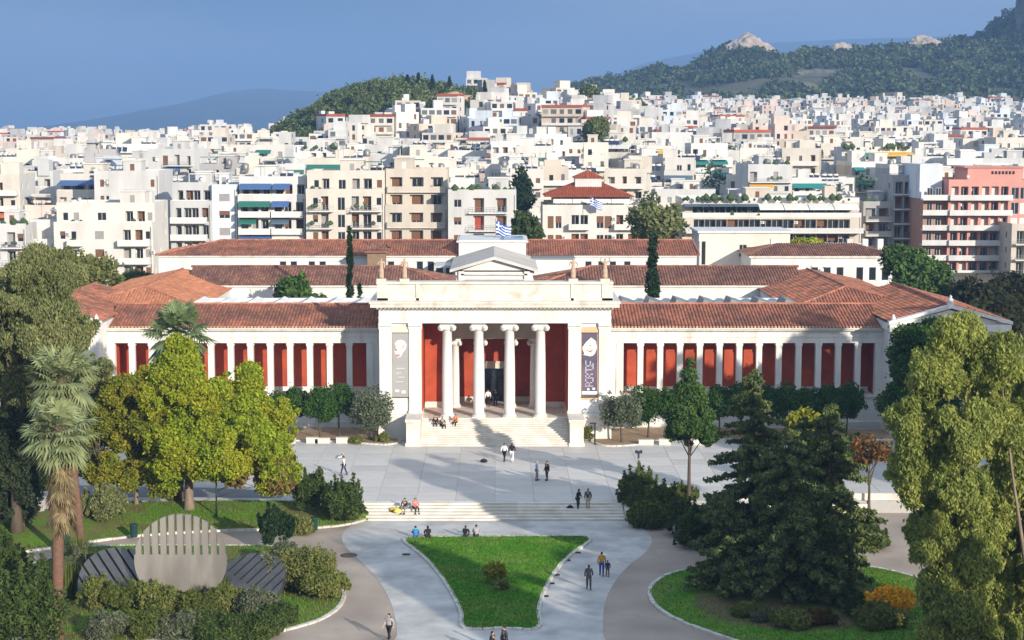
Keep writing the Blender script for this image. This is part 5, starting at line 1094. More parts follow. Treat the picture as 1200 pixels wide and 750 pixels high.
# white annexe with small red roof and cream annexe beside the museum
def annexe(px0, px1, ytop, Y, wallm, label, wins, roof, d=10, hbase=0.5, name='annexe'):
    a = atY(px0, ytop, Y); b = atY(px1, ytop, Y); w = b.x - a.x; o = empty(name, ((a.x + b.x) / 2, Y, hbase), 0, label, 'annexe'); H = a.z - hbase
    wl = MB(); ops = [((u - .5) * w - bw / 2, (u - .5) * w + bw / 2, z0 - hbase, z1 - hbase) for u, bw, z0, z1 in wins]
    facade(wl, w, H, ops, wallm, Matrix.Identity(4)); wl.box(-w / 2, w / 2, .3, d, 0, H, wallm); wl.box(-w / 2, -w / 2 + .3, 0.001, .3, 0, H, wallm); wl.box(w / 2 - .3, w / 2, 0.001, .3, 0, H, wallm); mobj('wall', wl.make('wall'), o)
    for op in ops: mobj('window', win_mesh(op[1] - op[0], op[3] - op[2], 'glass'), o, (op[0], 0, op[2]))
    c = MB(); c.box(-w / 2 - .3, w / 2 + .3, -.3, d + .3, H, H + .3, M_white); c.build('cornice', o)
    if roof:
        t = MB(); e = w / 2 + .5; z0, z1 = H + .32, H + 1.7
        tiles(t, [(-e, -.5, z0), (e, -.5, z0), (e - 5, d / 2, z1), (-e + 5, d / 2, z1)], M_tile_old); tiles(t, [(-e, -.5, z0), (-e, d + .5, z0), (-e + 5, d / 2, z1)], M_tile_old); tiles(t, [(e, -.5, z0), (e, d + .5, z0), (e - 5, d / 2, z1)], M_tile_old); tiles(t, [(-e, d + .5, z0), (e, d + .5, z0), (e - 5, d / 2, z1), (-e + 5, d / 2, z1)], M_tile_old)
        x = t.build('tile_roof', o); x['kind'] = 'stuff'
        for q in (.2, .75, .86, .97): cm = MB(); cm.box((q - .5) * w - .4, (q - .5) * w + .4, d * .5, d * .5 + .8, z1 - .9, z1 + .6, M_white); cm.build('chimney', o)
    return o
annexe(880, 1046, 302, 240, M_white, 'low white annexe with grouped windows and dark red hipped roof', [(u, 1.0, 9.6, 11.5) for u in (.45, .54, .63, .77, .86, .95)], True)
annexe(820, 926, 273, 250, W_M['cream'], 'plain cream flat-roofed annexe with one window under the long modern block', [(.48, 1.1, 12.2, 14.0), (.03, 1.0, 11, 14.5)], False)

# ---- the blocks climbing the slope behind
def forest_here(x, y): return ((x + 48) / 42) ** 2 + ((y - 655) / 68) ** 2 < 1 and y > 606
rows = []; Y = 327.0; gc = random.Random(29)
cand = []
while Y < 1330:
    step = gc.uniform(12.5, 15.5) if Y < 620 else gc.uniform(16, 21)
    x = (-60 - 580) / FPX * Y + gc.uniform(0, 8)
    while x < (1260 - 580) / FPX * Y:
        w = gc.choice((6.5, 8, 9, 10, 11, 13)) * gc.uniform(.9, 1.15); yy = Y + gc.uniform(-4, 4); px = 580 + FPX * (x + w / 2) / Y
        x += w + (gc.uniform(.05, .6) if gc.random() < .72 else gc.uniform(3, 9))
        if Y < 372 and px > 770: continue
        if Y < 345 and (600 < px < 770 or 95 < px < 200): continue
        if forest_here(x - w / 2, yy) or ((x + 12) / 14) ** 2 + ((yy - 650) / 40) ** 2 < 1: continue
        cand.append((x - w / 2, yy, w, px))
    Y += step
cand.sort(key=lambda c: c[1])
LAND = [(60, 'at the edge beyond the white flats'), (185, 'above the ivory corner flats'), (300, 'above the pale grey flats'), (400, 'above the blue-awninged flats'), (480, 'above the teal-awninged cream flats'), (560, 'above the beige stone flats'), (640, 'above the roof-garden flats'), (720, 'above the red-roofed mansion'), (800, 'above the round tree'), (900, 'above the long modern block'), (1000, 'over the far half of the long modern block'), (1090, 'above the shaded grey flats'), (1300, 'above the pink hotel')]
made = {}; USED = set(); NIND = 278
city_far = MB()
WKEY = ['white'] * 9 + ['ivory'] * 6 + ['cream'] * 4 + ['pale grey'] * 3 + ['beige'] + ['pale blue'] * 2 + ['pinkish', 'grey', 'sand']
for i, (x, y, w, px) in enumerate(cand):
    gi = random.Random(1000 + i); fh = 3.0; z = G(x, y) - 2; wc = gi.choice(WKEY)
    fl = gi.choice((5, 5, 6, 6, 7, 7, 8)) if y < 560 else gi.choice((3, 4, 5, 5, 6, 7)) if y < 900 else gi.choice((3, 4, 4, 5, 5, 6))
    if abs(x) < 100 and 480 < y < 800: fl = gi.choice((3, 4, 4, 5)) if y > 590 else gi.choice((4, 5, 5, 6))
    if px > 1070 and y < 420: fl = min(fl, 6)
    if i < NIND:
        nb = max(2, int(w / 2.3)); bays = [((k + .5) / nb * w - w / 2, gi.choice((.8, 1.0, 1.1, 1.4)), gi.choice('ddw')) for k in range(nb)]
        st = gi.choice(('solid', 'rail', 'solid', 'none')); bl = [] if st == 'none' else [(-w / 2 + .1, w / 2 - .1)] if gi.random() < .5 else [(-w / 2 + .2, -.3), (.6, w / 2 - .2)] if gi.random() < .6 else [(-w * .1, w / 2 - .2)]
        aw = [gi.choice(['green', 'blue', 'teal', 'orange', 'yellow', 'white', 'slate', 'white'])] if bl and gi.random() < .55 else None
        sb = gi.choice((0, 1, 1, 2)); items = ' '.join(gi.sample(['tank', 'solar', 'antenna', 'pergola', 'block', 'antenna', 'tank', 'block', 'solar', 'pergola'] + (['garden'] if gi.random() < .25 else []), gi.randint(3, 6)))
        rel = next(t for lim, t in LAND if px < lim); lev = 'low' if y < 390 else 'mid-slope' if y < 470 else 'upper'
        feat = (aw[0] + '-awninged ' if aw else '') ; it = items.split()[0]
        itn = {'tank': 'water tank', 'solar': 'solar panels', 'antenna': 'roof aerial', 'pergola': 'roof pergola', 'block': 'lift housing', 'garden': 'roof plants'}[it]
        size = 'narrow' if w < 8.5 else 'broad' if w > 11.5 else 'mid-width'
        lab = f'{size} {lev} {feat}{wc} block with {itn}, {rel}'
        made[lab] = made.get(lab, 0) + 1
        if made[lab] > 1: lab = f'{size} {feat}{wc} block with {itn}, {NUMW[fl]} storeys, {rel}'; made[lab] = made.get(lab, 0) + 1
        if lab in USED:
            nm2 = {'tank': 'water tank', 'solar': 'solar panels', 'antenna': 'aerial', 'pergola': 'pergola', 'block': 'lift housing', 'garden': 'plants'}
            for k2 in items.split()[1:]:
                l2 = f'{feat}{wc} {NUMW[fl]}-storey block with {itn} and {nm2[k2]}, {rel}'
                if l2 not in USED: lab = l2; break
        USED.add(lab)
        if len(lab.split()) > 16: lab = lab.replace('mid-width ', '').replace(' over the far half of the long modern block', ' past the long modern block')
        if len(lab.split()) > 16: lab = lab.replace(size + ' ', '')
        building((x, y, z), R(gi.gauss(0, 9)), w, gi.uniform(10, 12.5), fl, fh, wc, bays, lab, detail=False, balc=st if st != 'none' else 'solid', balcs=bl, awn=aw, setback=sb, hut=gi.random() < .8, roofitems=items, g=gi, plants=.35, first=max(0, fl - 5), sidewin=gi.choice((0, 2, 3)), sidem=W_M[gi.choice(('beige', 'pale grey', 'grey', 'white', 'white', wc, wc))], awnp=.4, pw=1.5, winkinds=('glass', 'curtain', 'glass', 'brown', 'half', 'grey', 'white', 'curtain'))
    else:
        d = gi.uniform(9, 12); M = Matrix.Translation((x, y, z)) @ Matrix.Rotation(R(gi.gauss(0, 16)), 4, 'Z'); wm = W_M[wc]; H = fl * fh; hw = w / 2
        city_far.box(-hw, hw, 0, d, 0, H, wm, M)
        if gi.random() < .6: a = gi.uniform(-hw, hw - 4); city_far.box(a, a + gi.uniform(2.5, 6), 2, 7, H, H + 2.8, wm, M)
        for _ in range(gi.randint(0, 3)): a = gi.uniform(-hw, hw - 3); q_ = gi.uniform(1, 9); city_far.box(a, a + gi.uniform(1, 2.6), q_, q_ + 2, H, H + gi.uniform(1.0, 2.4), W_M[gi.choice(WKEY)], M)
        nb = max(2, int(w / (2.4 if y < 800 else 3.2))); bal = gi.random() < .6
        for f in range(max(0, fl - 4), fl):
            for k in range(nb):
                if gi.random() < .12: continue
                xc = (k + .5) / nb * w - hw; b2 = gi.uniform(.35, .75) if not bal else gi.uniform(.7, 1.0); city_far.mesh([(xc - b2, -.03, f * fh + .5), (xc + b2, -.03, f * fh + .5), (xc + b2, -.03, f * fh + 2.3), (xc - b2, -.03, f * fh + 2.3)], [(0, 1, 2, 3)], gi.choice((M_glass, M_glass, M_curt, M_curt, M_sh['brown'], M_sh['grey'])), False, M)
            if bal: city_far.box(-hw * .95, hw * .95, -1.2, -.04, f * fh - .1, f * fh + .75, wm if gi.random() < .5 else M_slabw, M)
            for sx in (-1, 1):
                xx = sx * (hw + .03); city_far.mesh([(xx, 3, f * fh + .8), (xx, 4.4, f * fh + .8), (xx, 4.4, f * fh + 2.2), (xx, 3, f * fh + 2.2)], [(0, 1, 2, 3)], M_glass, False, M)
        if gi.random() < .1: city_far.box(-hw, hw, -.5, d + .3, H, H + .8, M_redroof, M)
o = city_far.build('distant_houses'); tag(o, 'countless small pale houses spreading up the far slopes under the wooded hill', kind='stuff')
print('city', len(cand))
# trees scattered between the blocks: a loose mass too small to pick apart
gt = random.Random(77); cl = []
for i in range(420):
    y = gt.uniform(340, 1300); x = gt.uniform(-.33, .35) * y; z = G(x, y)
    if -150 < x < 130 and 540 < y < 860: continue
    for q in range(3): r = gt.uniform(1.4, 3.0); cl.append((x + gt.uniform(-2, 2), y + gt.uniform(-2, 2), z + gt.uniform(8, 17) if y < 700 else z + gt.uniform(5, 12), r, r, r))
tag(mobj('street_foliage', leaf_mesh('street_foliage', cl, 110, .5, L_shrub2, seed=7)), 'green tree tops scattered between the distant houses', kind='stuff')

# ---- hills
M_wood = mat('wooded_ground', (.085, .09, .045), var=.25, scale=.06, col2=(.24, .19, .12), mix=.7, c2scale=.02)
M_rock = mat('pale_limestone', (.52, .43, .34), var=.2, scale=.12, col2=(.30, .25, .2), mix=.7, c2scale=.2, bump=.8, bscale=.5)
M_rockd = mat('dark_limestone', (.16, .155, .13), var=.25, scale=.1, col2=(.08, .09, .06), mix=.8, c2scale=.15, bump=.8, bscale=.4)
RID = [(0, 40), (40, 52), (59, 64), (102, 75), (150, 84), (187, 92), (229, 108), (246, 112), (272, 104), (330, 105), (357, 107), (417, 110), (455, 114), (480, 122), (505, 142), (540, 152), (600, 170), (700, 170), (900, 120)]
def ridge_z(x): 
    for (a, za), (b, zb) in zip(RID, RID[1:]):
        if a <= x <= b: return za + (zb - za) * (x - a) / (b - a)
    return 30 if x < 0 else 110
def hillz(x, y):
    f = G(x, 1335) - 1; t = (y - 1335) / 365.0; n = 5 * pnoise(Vector((x * .012, y * .012, 0))) + 2.5 * pnoise(Vector((x * .04, y * .04, 3)))
    if t <= 1: return f + (ridge_z(x) - f) * (t ** .85 if t > 0 else 0) + n * min(1, t * 4) * (1 - t * .6) if t > 0 else f
    return max(-5, ridge_z(x) - (t - 1) * 120)
tag(gridmesh('wooded_hill', [0 + 9 * i for i in range(95)], [1333 + 14 * j for j in range(44)], hillz, M_wood), kind='structure')
cl = []; gh = random.Random(91)
for i in range(7500):
    x = gh.uniform(20, 720); y = gh.uniform(1340, 1712)
    if pnoise(Vector((x * .02, y * .012, 9))) < -.2: continue
    r = gh.uniform(2.6, 5.2); cl.append((x, y, hillz(x, y) + r * .6, r, r, r * gh.uniform(.8, 1.25)))
L_far = leafmat('distant_pine_foliage', (.095, .125, .045), (.040, .066, .030), cs=.025, island=.5, transl=.05)
tag(mobj('hill_forest', leaf_mesh('hill_forest', cl, 26, 2.6, L_far, elong=1.3, seed=8, up=.7)), 'dense dark pine wood covering the hill behind the city', kind='stuff')
def outcrop(x, y, z, rx, ry, rz, m, label, seed, name='rock_outcrop', sub=4):
    import bmesh
    bm = bmesh.new(); bmesh.ops.create_icosphere(bm, subdivisions=sub, radius=1)
    for v in bm.verts:
        k = 1 + .28 * pnoise(v.co * 1.6 + Vector((seed, 0, 0))) + .16 * pnoise(v.co * 4 + Vector((seed, 3, 0))) + .08 * pnoise(v.co * 9); v.co = Vector((v.co.x * rx * k, v.co.y * ry * k, v.co.z * rz * k))
    me = bpy.data.meshes.new(name); bm.to_mesh(me); bm.free(); me.materials.append(m); return tag(mobj(name, me, None, (x, y, z)), label, 'rock')
outcrop(247, 1672, 98, 25, 20, 21, M_rock, 'large pale limestone crag on the wooded hilltop', 1)
outcrop(266, 1676, 94, 16, 14, 11, M_rock, 'smaller pale rock beside the large limestone crag', 2)
outcrop(335, 1680, 102, 15, 12, 11, M_rock, 'pale rock knob in the middle of the wooded skyline', 3)
outcrop(418, 1685, 107, 17, 12, 13, M_rock, 'pale rock knob nearer the dark cliff on the skyline', 4)
outcrop(285, 1560, 74, 30, 20, 10, M_rockd, 'grey rocky patch among the pines below the crag', 5)
outcrop(540, 1640, 120, 48, 50, 68, M_rockd, 'big dark cliff rising above the wood at the picture edge', 6, name='cliff')
outcrop(-16, 640, G(-16, 640) + 1.0, 10, 9, 5.0, mat('reddish_rock', (.50, .33, .22), var=.2, scale=.5, bump=.8, bscale=1), 'reddish bare rock on the near hilltop beside the houses', 7)
outcrop(-3, 655, G(-3, 655) + .5, 8, 8, 5.0, MATS['reddish_rock'], 'reddish rock shoulder nearer the white hilltop houses', 8)
L_hill = leafmat('hill_leaf', (.13, .16, .05), (.06, .10, .032), cs=.06, island=.4, transl=.1)
cl = []
for i in range(1150):
    a = gh.uniform(0, 6.28); q = gh.random() ** .5; x = -48 + 45 * q * math.cos(a); y = 655 + 62 * q * math.sin(a)
    if y < 588 and gh.random() < .7: continue
    r = gh.uniform(1.6, 3.2); h = gh.uniform(1.5, 4.5); cl.append((x, y, G(x, y) + h, r, r, r * gh.uniform(.8, 1.5)))
tag(mobj('hill_foliage', leaf_mesh('hill_foliage', cl, 110, .7, L_hill, seed=9)), 'green mixed wood on the near hill above the white houses', kind='stuff')
for i, (px, top, Y, w, lab) in enumerate([(527, 92, 648, 1.2, 'dark cypress on the skyline just before the reddish rock'), (568, 97, 640, 1.2, 'lone dark cypress on the skyline by the white hilltop houses'), (491, 88, 655, 1.4, 'slim skyline cypress over the near green hill'), (478, 90, 655, 1.3, 'skyline cypress next to the slim one on the green hill'), (507, 90, 650, 1.2, 'short skyline cypress between green hill and reddish rock'), (586, 107, 640, 1.1, 'small grey-green cypress beside the hilltop houses')]):
    t = atY(px, top, Y); zg = G(t.x, Y) - 1; cypress(px, Y, t.z, w, lab, 300 + i, z=zg, base=2.0, group='cypresses on the near hilltop')
for i, (px, py, w, h, Y, lab) in enumerate([(455, 108, 26, 16, 640, 'broad round tree on top of the near green hill'), (425, 122, 22, 16, 630, 'round tree on the shoulder of the near green hill'), (690, 115, 14, 14, 640, 'round green tree standing behind the hilltop houses'), (740, 130, 20, 16, 700, 'leafy tree clump between hilltop houses and the wooded hill'), (715, 128, 20, 14, 720, 'smaller leafy clump behind the hilltop houses'), (700, 150, 12, 10, 480, 'grey-green tree between white blocks above the mansion')]):
    broadleaf('hill_tree', px, 400, G((px - 580) / FPX * Y, Y) - 1, [(px, py, w, h, 0), (px - w * .4, py + 6, w * .7, h * .7, 2)], L_hill, .55, 420, 2.0, 40, lab, tr=.3, seed=310 + i, Y=Y, group='trees on the hills')
# far mountains
M_mtn = mat('far_mountain_scrub', (.035, .055, .055), var=.2, scale=.004, col2=(.05, .06, .06), mix=.5)
def mountain(name, pts, Y, depth):
    X = [(px - 580) / FPX * Y for px, _ in pts]; Z = [CAM_H + (150 - py) / FPX * Y for _, py in pts]
    def prof(x):
        for i in range(len(X) - 1):
            if X[i] <= x <= X[i + 1]: t = (x - X[i]) / (X[i + 1] - X[i]); t = t * t * (3 - 2 * t) * .5 + t * .5; return Z[i] + (Z[i + 1] - Z[i]) * t
        return -5
    n = 120; xs = [X[0] + (X[-1] - X[0]) * i / n for i in range(n + 1)]; ys = [Y - depth + depth * j / 12 for j in range(13)] + [Y + depth * .5]
    def f(x, y):
        t = max(0, 1 - abs(y - Y) / depth) if y <= Y else 0.1; h = prof(x); return -3 + (h + 3) * t ** .8 + pnoise(Vector((x * .002, y * .002, 1))) * 18 * t * (1 if y < Y else 0) + (pnoise(Vector((x * .005, 0, 1))) * 5)
    tag(gridmesh(name, xs, ys, f, M_mtn), kind='structure')
mountain('far_mountain', [(-1500, 148), (-700, 150), (-200, 153), (0, 155), (60, 157), (100, 150), (150, 141), (195, 129), (235, 117), (275, 108), (312, 104), (345, 107), (400, 108), (470, 114), (600, 125), (700, 128)], 9000, 3000)
mountain('far_ridge', [(560, 130), (700, 95), (760, 74), (800, 66), (850, 57), (900, 52), (950, 50), (1000, 47), (1060, 46), (1110, 45), (1160, 41), (1220, 36), (1500, 60), (1700, 110)], 9000, 3000)
# ------------------------------------------------------------------ sculpture
M_steel = mat('brushed_steel', (.41, .38, .34), rough=.42, metal=.5, var=.10, scale=.8, col2=(.24, .22, .195), mix=.8, c2scale=.6, stretch=(1, 1, .3))
M_steeld = mat('dark_weathered_steel', (.15, .145, .14), rough=.4, metal=.8, var=.2, scale=.9, col2=(.22, .20, .18), mix=.6, c2scale=.6)
def slotted_disc(name, r, slot_z, nbar, gap, m, th=.32, flat_bottom=False):
    """round plate whose upper part is cut into upright bars"""
    def arc_z(x): return math.sqrt(max(0, r * r - x * x))
    parts = []
    mb = MB(); n = 56; xm = math.sqrt(r * r - slot_z * slot_z); a0 = math.atan2(slot_z, xm)
    pts = [(r * math.cos(t), r * math.sin(t)) for t in [math.pi - a0 + (math.pi + 2 * a0) * k / n for k in range(n + 1)]]
    mb.prism(pts, -th / 2, th / 2, m); parts.append(('plate', mb))
    bw = 2 * xm / nbar
    for k in range(nbar):
        x0 = -xm + k * bw + gap / 2; x1 = x0 + bw - gap
        top = [(x0 + (x1 - x0) * q / 4, max(slot_z + .02, arc_z(x0 + (x1 - x0) * q / 4))) for q in range(5)]
        b = MB(); b.prism([(x0, slot_z - .002), (x1, slot_z - .002)] + top[::-1], -th / 2 + .002, th / 2 - .002, m); parts.append(('bar', b))
    return parts
p = at(213, 708); r = 3.02
sc = empty('steel_sculpture', (p.x, p.y, .1), 0, 'round grey steel disc sculpture with its upper half cut into upright bars', 'sculpture', 'pieces of the steel sculpture')
for nm, b in slotted_disc('disc', r, .35, 11, .17, M_steel): o = b.build(nm, sc, loc=(0, 0, r - .12))
def tilted(px, py, z, n, za, m, label, nb, rr, sz):
    e_ = empty('steel_sculpture', at(px, py, z), 0, label, 'sculpture', 'pieces of the steel sculpture')
    ya = -Vector(n).normalized(); za = Vector(za); za = (za - ya * za.dot(ya)).normalized(); xa = ya.cross(za)
    e_.rotation_euler = Matrix((xa, ya, za)).transposed().to_euler()
    for nm, b in slotted_disc('disc', rr, sz, nb, .16, m): b.build(nm, e_)
tilted(146, 690, .95, (.42, -.58, .70), (-.5, .3, .8), M_steeld, 'dark slatted steel disc leaning to the palm beside the upright one', 9, 3.1, -.5)
tilted(287, 688, .75, (-.30, -.50, .81), (.55, .35, .7), M_steeld, 'slatted steel disc leaning towards the path beside the upright one', 8, 2.9, .2)

# ------------------------------------------------------------------ small furniture
M_bin = mat('dark_green_bin', (.015, .055, .045), rough=.5, var=.08)
def bin_(px, py, z, label):
    o = empty('litter_bin', at(px, py, z), 0, label, 'bin', 'green litter bins'); b = MB(); b.lathe([(.26, 0), (.28, .05), (.31, .9), (.33, .92), (.33, .97), (.24, .98)], 14, M_bin); b.build('body', o)
    b = MB(); b.lathe([(.22, .985), (.2, 1.0)], 14, M_dark); b.build('opening', o); b = MB(); b.box(-.03, .03, .30, .38, -.1, 1.1, M_metal_dark); b.build('post', o)
bin_(157, 629, .25, 'dark green litter bin on the grass edge near the steel sculpture'); bin_(368, 621, .25, 'dark green litter bin on the kerb near the garden steps'); bin_(78, 638, .2, 'green litter bin half hidden by the nearest palm trunk')
o = empty('lamp_post', at(748, 568, PZ), 0, 'grey lamp post with two small spotlights behind the hedge', 'lamp post'); b = MB(); b.tube([(0, 0, 0), (0, 0, 2.9)], .085, 8, M_metal_grey); b.lathe([(.16, 0), (.16, .12), (.1, .15)], 8, M_metal_grey); b.build('pole', o)
for s in (-1, 1): b = MB(); b.box(s * .2 - .1, s * .2 + .1, -.18, .08, 2.72, 2.98, M_metal_grey); b.box(min(0, s * .12), max(0, s * .12), -.03, .03, 2.82, 2.88, M_metal_grey); b.build('spotlight', o)
o = empty('lamp_post', at(697, 521, PZ), 0, 'short dark T-shaped post by the stair pedestal', 'lamp post'); b = MB(); b.tube([(0, 0, 0), (0, 0, 2.0)], .07, 8, M_metal_dark); b.build('pole', o); b = MB(); b.box(-.5, .12, -.1, .1, 2.0, 2.12, M_metal_dark); b.build('lamp_head', o)
o = empty('lamp_post', at(254, 600, .9), 0, 'thin green post under the mulberry', 'lamp post'); b = MB(); b.tube([(0, 0, -.4), (0, 0, 3.4)], .06, 8, M_bin); b.build('pole', o); b = MB(); b.lathe([(.12, 3.4), (.17, 3.5), (.14, 3.75), (.03, 3.85)], 10, M_bin); b.build('lamp_head', o)
for i, (px, lab) in enumerate([(338, 'white stone block nearest the mulberry crown by the museum wall'), (366, 'white stone block under the pair of orange trees'), (378, 'square white stone block under the fuller orange tree'), (401, 'white stone block nearest the olive by the museum wall'), (757, 'white stone block at the end of the curved kerb'), (779, 'low white stone block under the sunlit orange trees'), (819, 'small white stone block near the pole-trunked pine')]):
    b = MB(); w, h = (.55, .48) if i % 2 else (.7, .42); b.box(-w, w, -.28, .28, 0, h, M_marble); b.box(-w - .03, w + .03, -.31, .31, h, h + .07, M_marble)
    tag(b.build('stone_block', loc=at(px, 519 if px < 600 else 521, PZ + .005)), lab, 'stone block', 'white stone blocks along the planting strips')
b = MB(); b.box(17, 37, 0, .5, 0, .9, M_wallwhite); b.box(16.9, 37.1, -.05, .55, .9, 1.0, M_white); tag(b.build('garden_wall', loc=(12, 157.5, PZ)), 'low white wall between plaza and museum end, seen past the spruces', 'wall')
b = MB(); b.box(8, 70, 0, .35, 0, .55, M_marble); tag(b.build('plaza_parapet', loc=(12, 136.2, PZ)), 'low stone edge of the plaza behind the spruces', 'wall')

# ------------------------------------------------------------------ flags
def flag(loc, L, Hh, label, pole_h, sag=.35):
    o = empty('flag', loc, 0, label, 'flag', 'blue and white striped flags'); b = MB(); b.tube([(0, 0, -pole_h), (0, 0, .25)], .05, 7, M_metal_grey); b.lathe([(.02, .25), (.09, .33), (.02, .42)], 8, M_metal_grey); b.build('pole', o)
    mw = mat('flag_white', (.8, .8, .8), var=.02); mblue = mat('flag_blue', (.03, .10, .42), var=.04); f = MB(); nx, nz = 27, 18
    def P(i, j):
        u, v = i / nx, j / nz; x = u * L * .93; return (x, .14 * L * math.sin(u * 7 + v * 1.2) * (.25 + u), -v * Hh - sag * L * u ** 1.4 + .05 * L * math.sin(u * 6 + 1))
    for i in range(nx):
        for j in range(nz):
            s = j // 2; blue = s % 2 == 0
            if i < 10 and j < 10: blue = not (i in (4, 5) or j in (4, 5))
            f.face([P(i, j), P(i + 1, j), P(i + 1, j + 1), P(i, j + 1)], mblue if blue else mw)
    f.build('cloth', o)
flag(atY(581, 260, 241), 2.3, 1.8, 'large blue and white striped flag on the museum roof pole', 5.0)
flag(atY(692, 232, 316), 2.4, 1.6, 'smaller blue and white striped flag before the red-roofed mansion', 3.0)

# ------------------------------------------------------------------ people and statues
DG = None
def skinned(name, V, E, Rd, m, sub=1, root=0):
    me = bpy.data.meshes.new(name); me.from_pydata([tuple(v) for v in V], E, []); o = bpy.data.objects.new(name, me); COL.objects.link(o)
    md = o.modifiers.new('skin', 'SKIN'); md.use_smooth_shade = True
    for i, d in enumerate(me.skin_vertices[0].data): r_ = Rd[i]; d.radius = r_ if isinstance(r_, tuple) else (r_, r_); d.use_root = (i == root)
    s = o.modifiers.new('sub', 'SUBSURF'); s.levels = sub; s.render_levels = sub
    return o
PENDING = []
def bake_all():
    bpy.context.view_layer.update(); dg = bpy.context.evaluated_depsgraph_get(); out = []
    for o in PENDING: out.append((o, bpy.data.meshes.new_from_object(o.evaluated_get(dg))))
    for o, me in out:
        o.modifiers.clear(); m = o['__m']; del o['__m']; o.data = me
        extra = o.get('__x')
        me.materials.clear(); me.materials.append(MATS[m])
        me.polygons.foreach_set('use_smooth', [True] * len(me.polygons))
SKIN = mat('skin', (.50, .30, .21), var=.05, scale=6, rough=.6)
def cloth(name, col): return mat('cloth_' + name, col, var=.12, scale=6, rough=.9)
def joints(pose, g):
    """main joints for a 1.72 m figure facing -Y (towards the camera)"""
    J = dict(pel=Vector((0, 0, .93)), wai=Vector((0, -.01, 1.08)), che=Vector((0, -.01, 1.30)), nec=Vector((0, .005, 1.46)), hea=Vector((0, -.02, 1.60)))
    for s, q in ((1, 'l'), (-1, 'r')):
        J['sh' + q] = Vector((s * .19, 0, 1.40)); J['hi' + q] = Vector((s * .10, 0, .90))
    if pose in ('stand', 'walk', 'child'):
        st = .24 if pose == 'walk' else .04
        for s, q in ((1, 'l'), (-1, 'r')):
            f = -s * st; J['kn' + q] = Vector((s * .11, f * .55 - .03, .49)); J['an' + q] = Vector((s * .11, f + (.04 if f > 0 else 0), .08 if f <= .1 else .13)); J['to' + q] = J['an' + q] + Vector((s * .03, -.17, -.045))
            a = s * st * .8; J['el' + q] = Vector((s * .26, a * .5 + .03, 1.13)); J['wr' + q] = Vector((s * .25, a - .10, .90))
    if pose == 'bag':
        for s, q in ((1, 'l'), (-1, 'r')):
            J['kn' + q] = Vector((s * .12, -.05, .49)); J['an' + q] = Vector((s * .12, s * .06, .08)); J['to' + q] = J['an' + q] + Vector((s * .03, -.17, -.045)); J['el' + q] = Vector((s * .27, -.06, 1.14)); J['wr' + q] = Vector((s * .16, -.28, 1.06))
        for k in ('che', 'nec', 'hea', 'shl', 'shr', 'ell', 'elr', 'wrl', 'wrr'): J[k] = J[k] + Vector((0, -.16 * (J[k].z - .9), -.02))
    if pose == 'sit':        # seat height 0.42
        off = Vector((0, .18, -.45))
        for k in J: J[k] = J[k] + off
        for k in ('che', 'nec', 'hea', 'shl', 'shr'): J[k] = J[k] + Vector((0, -.12, -.02))
        for s, q in ((1, 'l'), (-1, 'r')):
            J['kn' + q] = Vector((s * .15, -.27, .50)); J['an' + q] = Vector((s * .13, -.32, .08)); J['to' + q] = J['an' + q] + Vector((s * .03, -.17, -.045)); J['el' + q] = Vector((s * .25, -.07, .70)); J['wr' + q] = Vector((s * .12, -.25, .58))
    return J
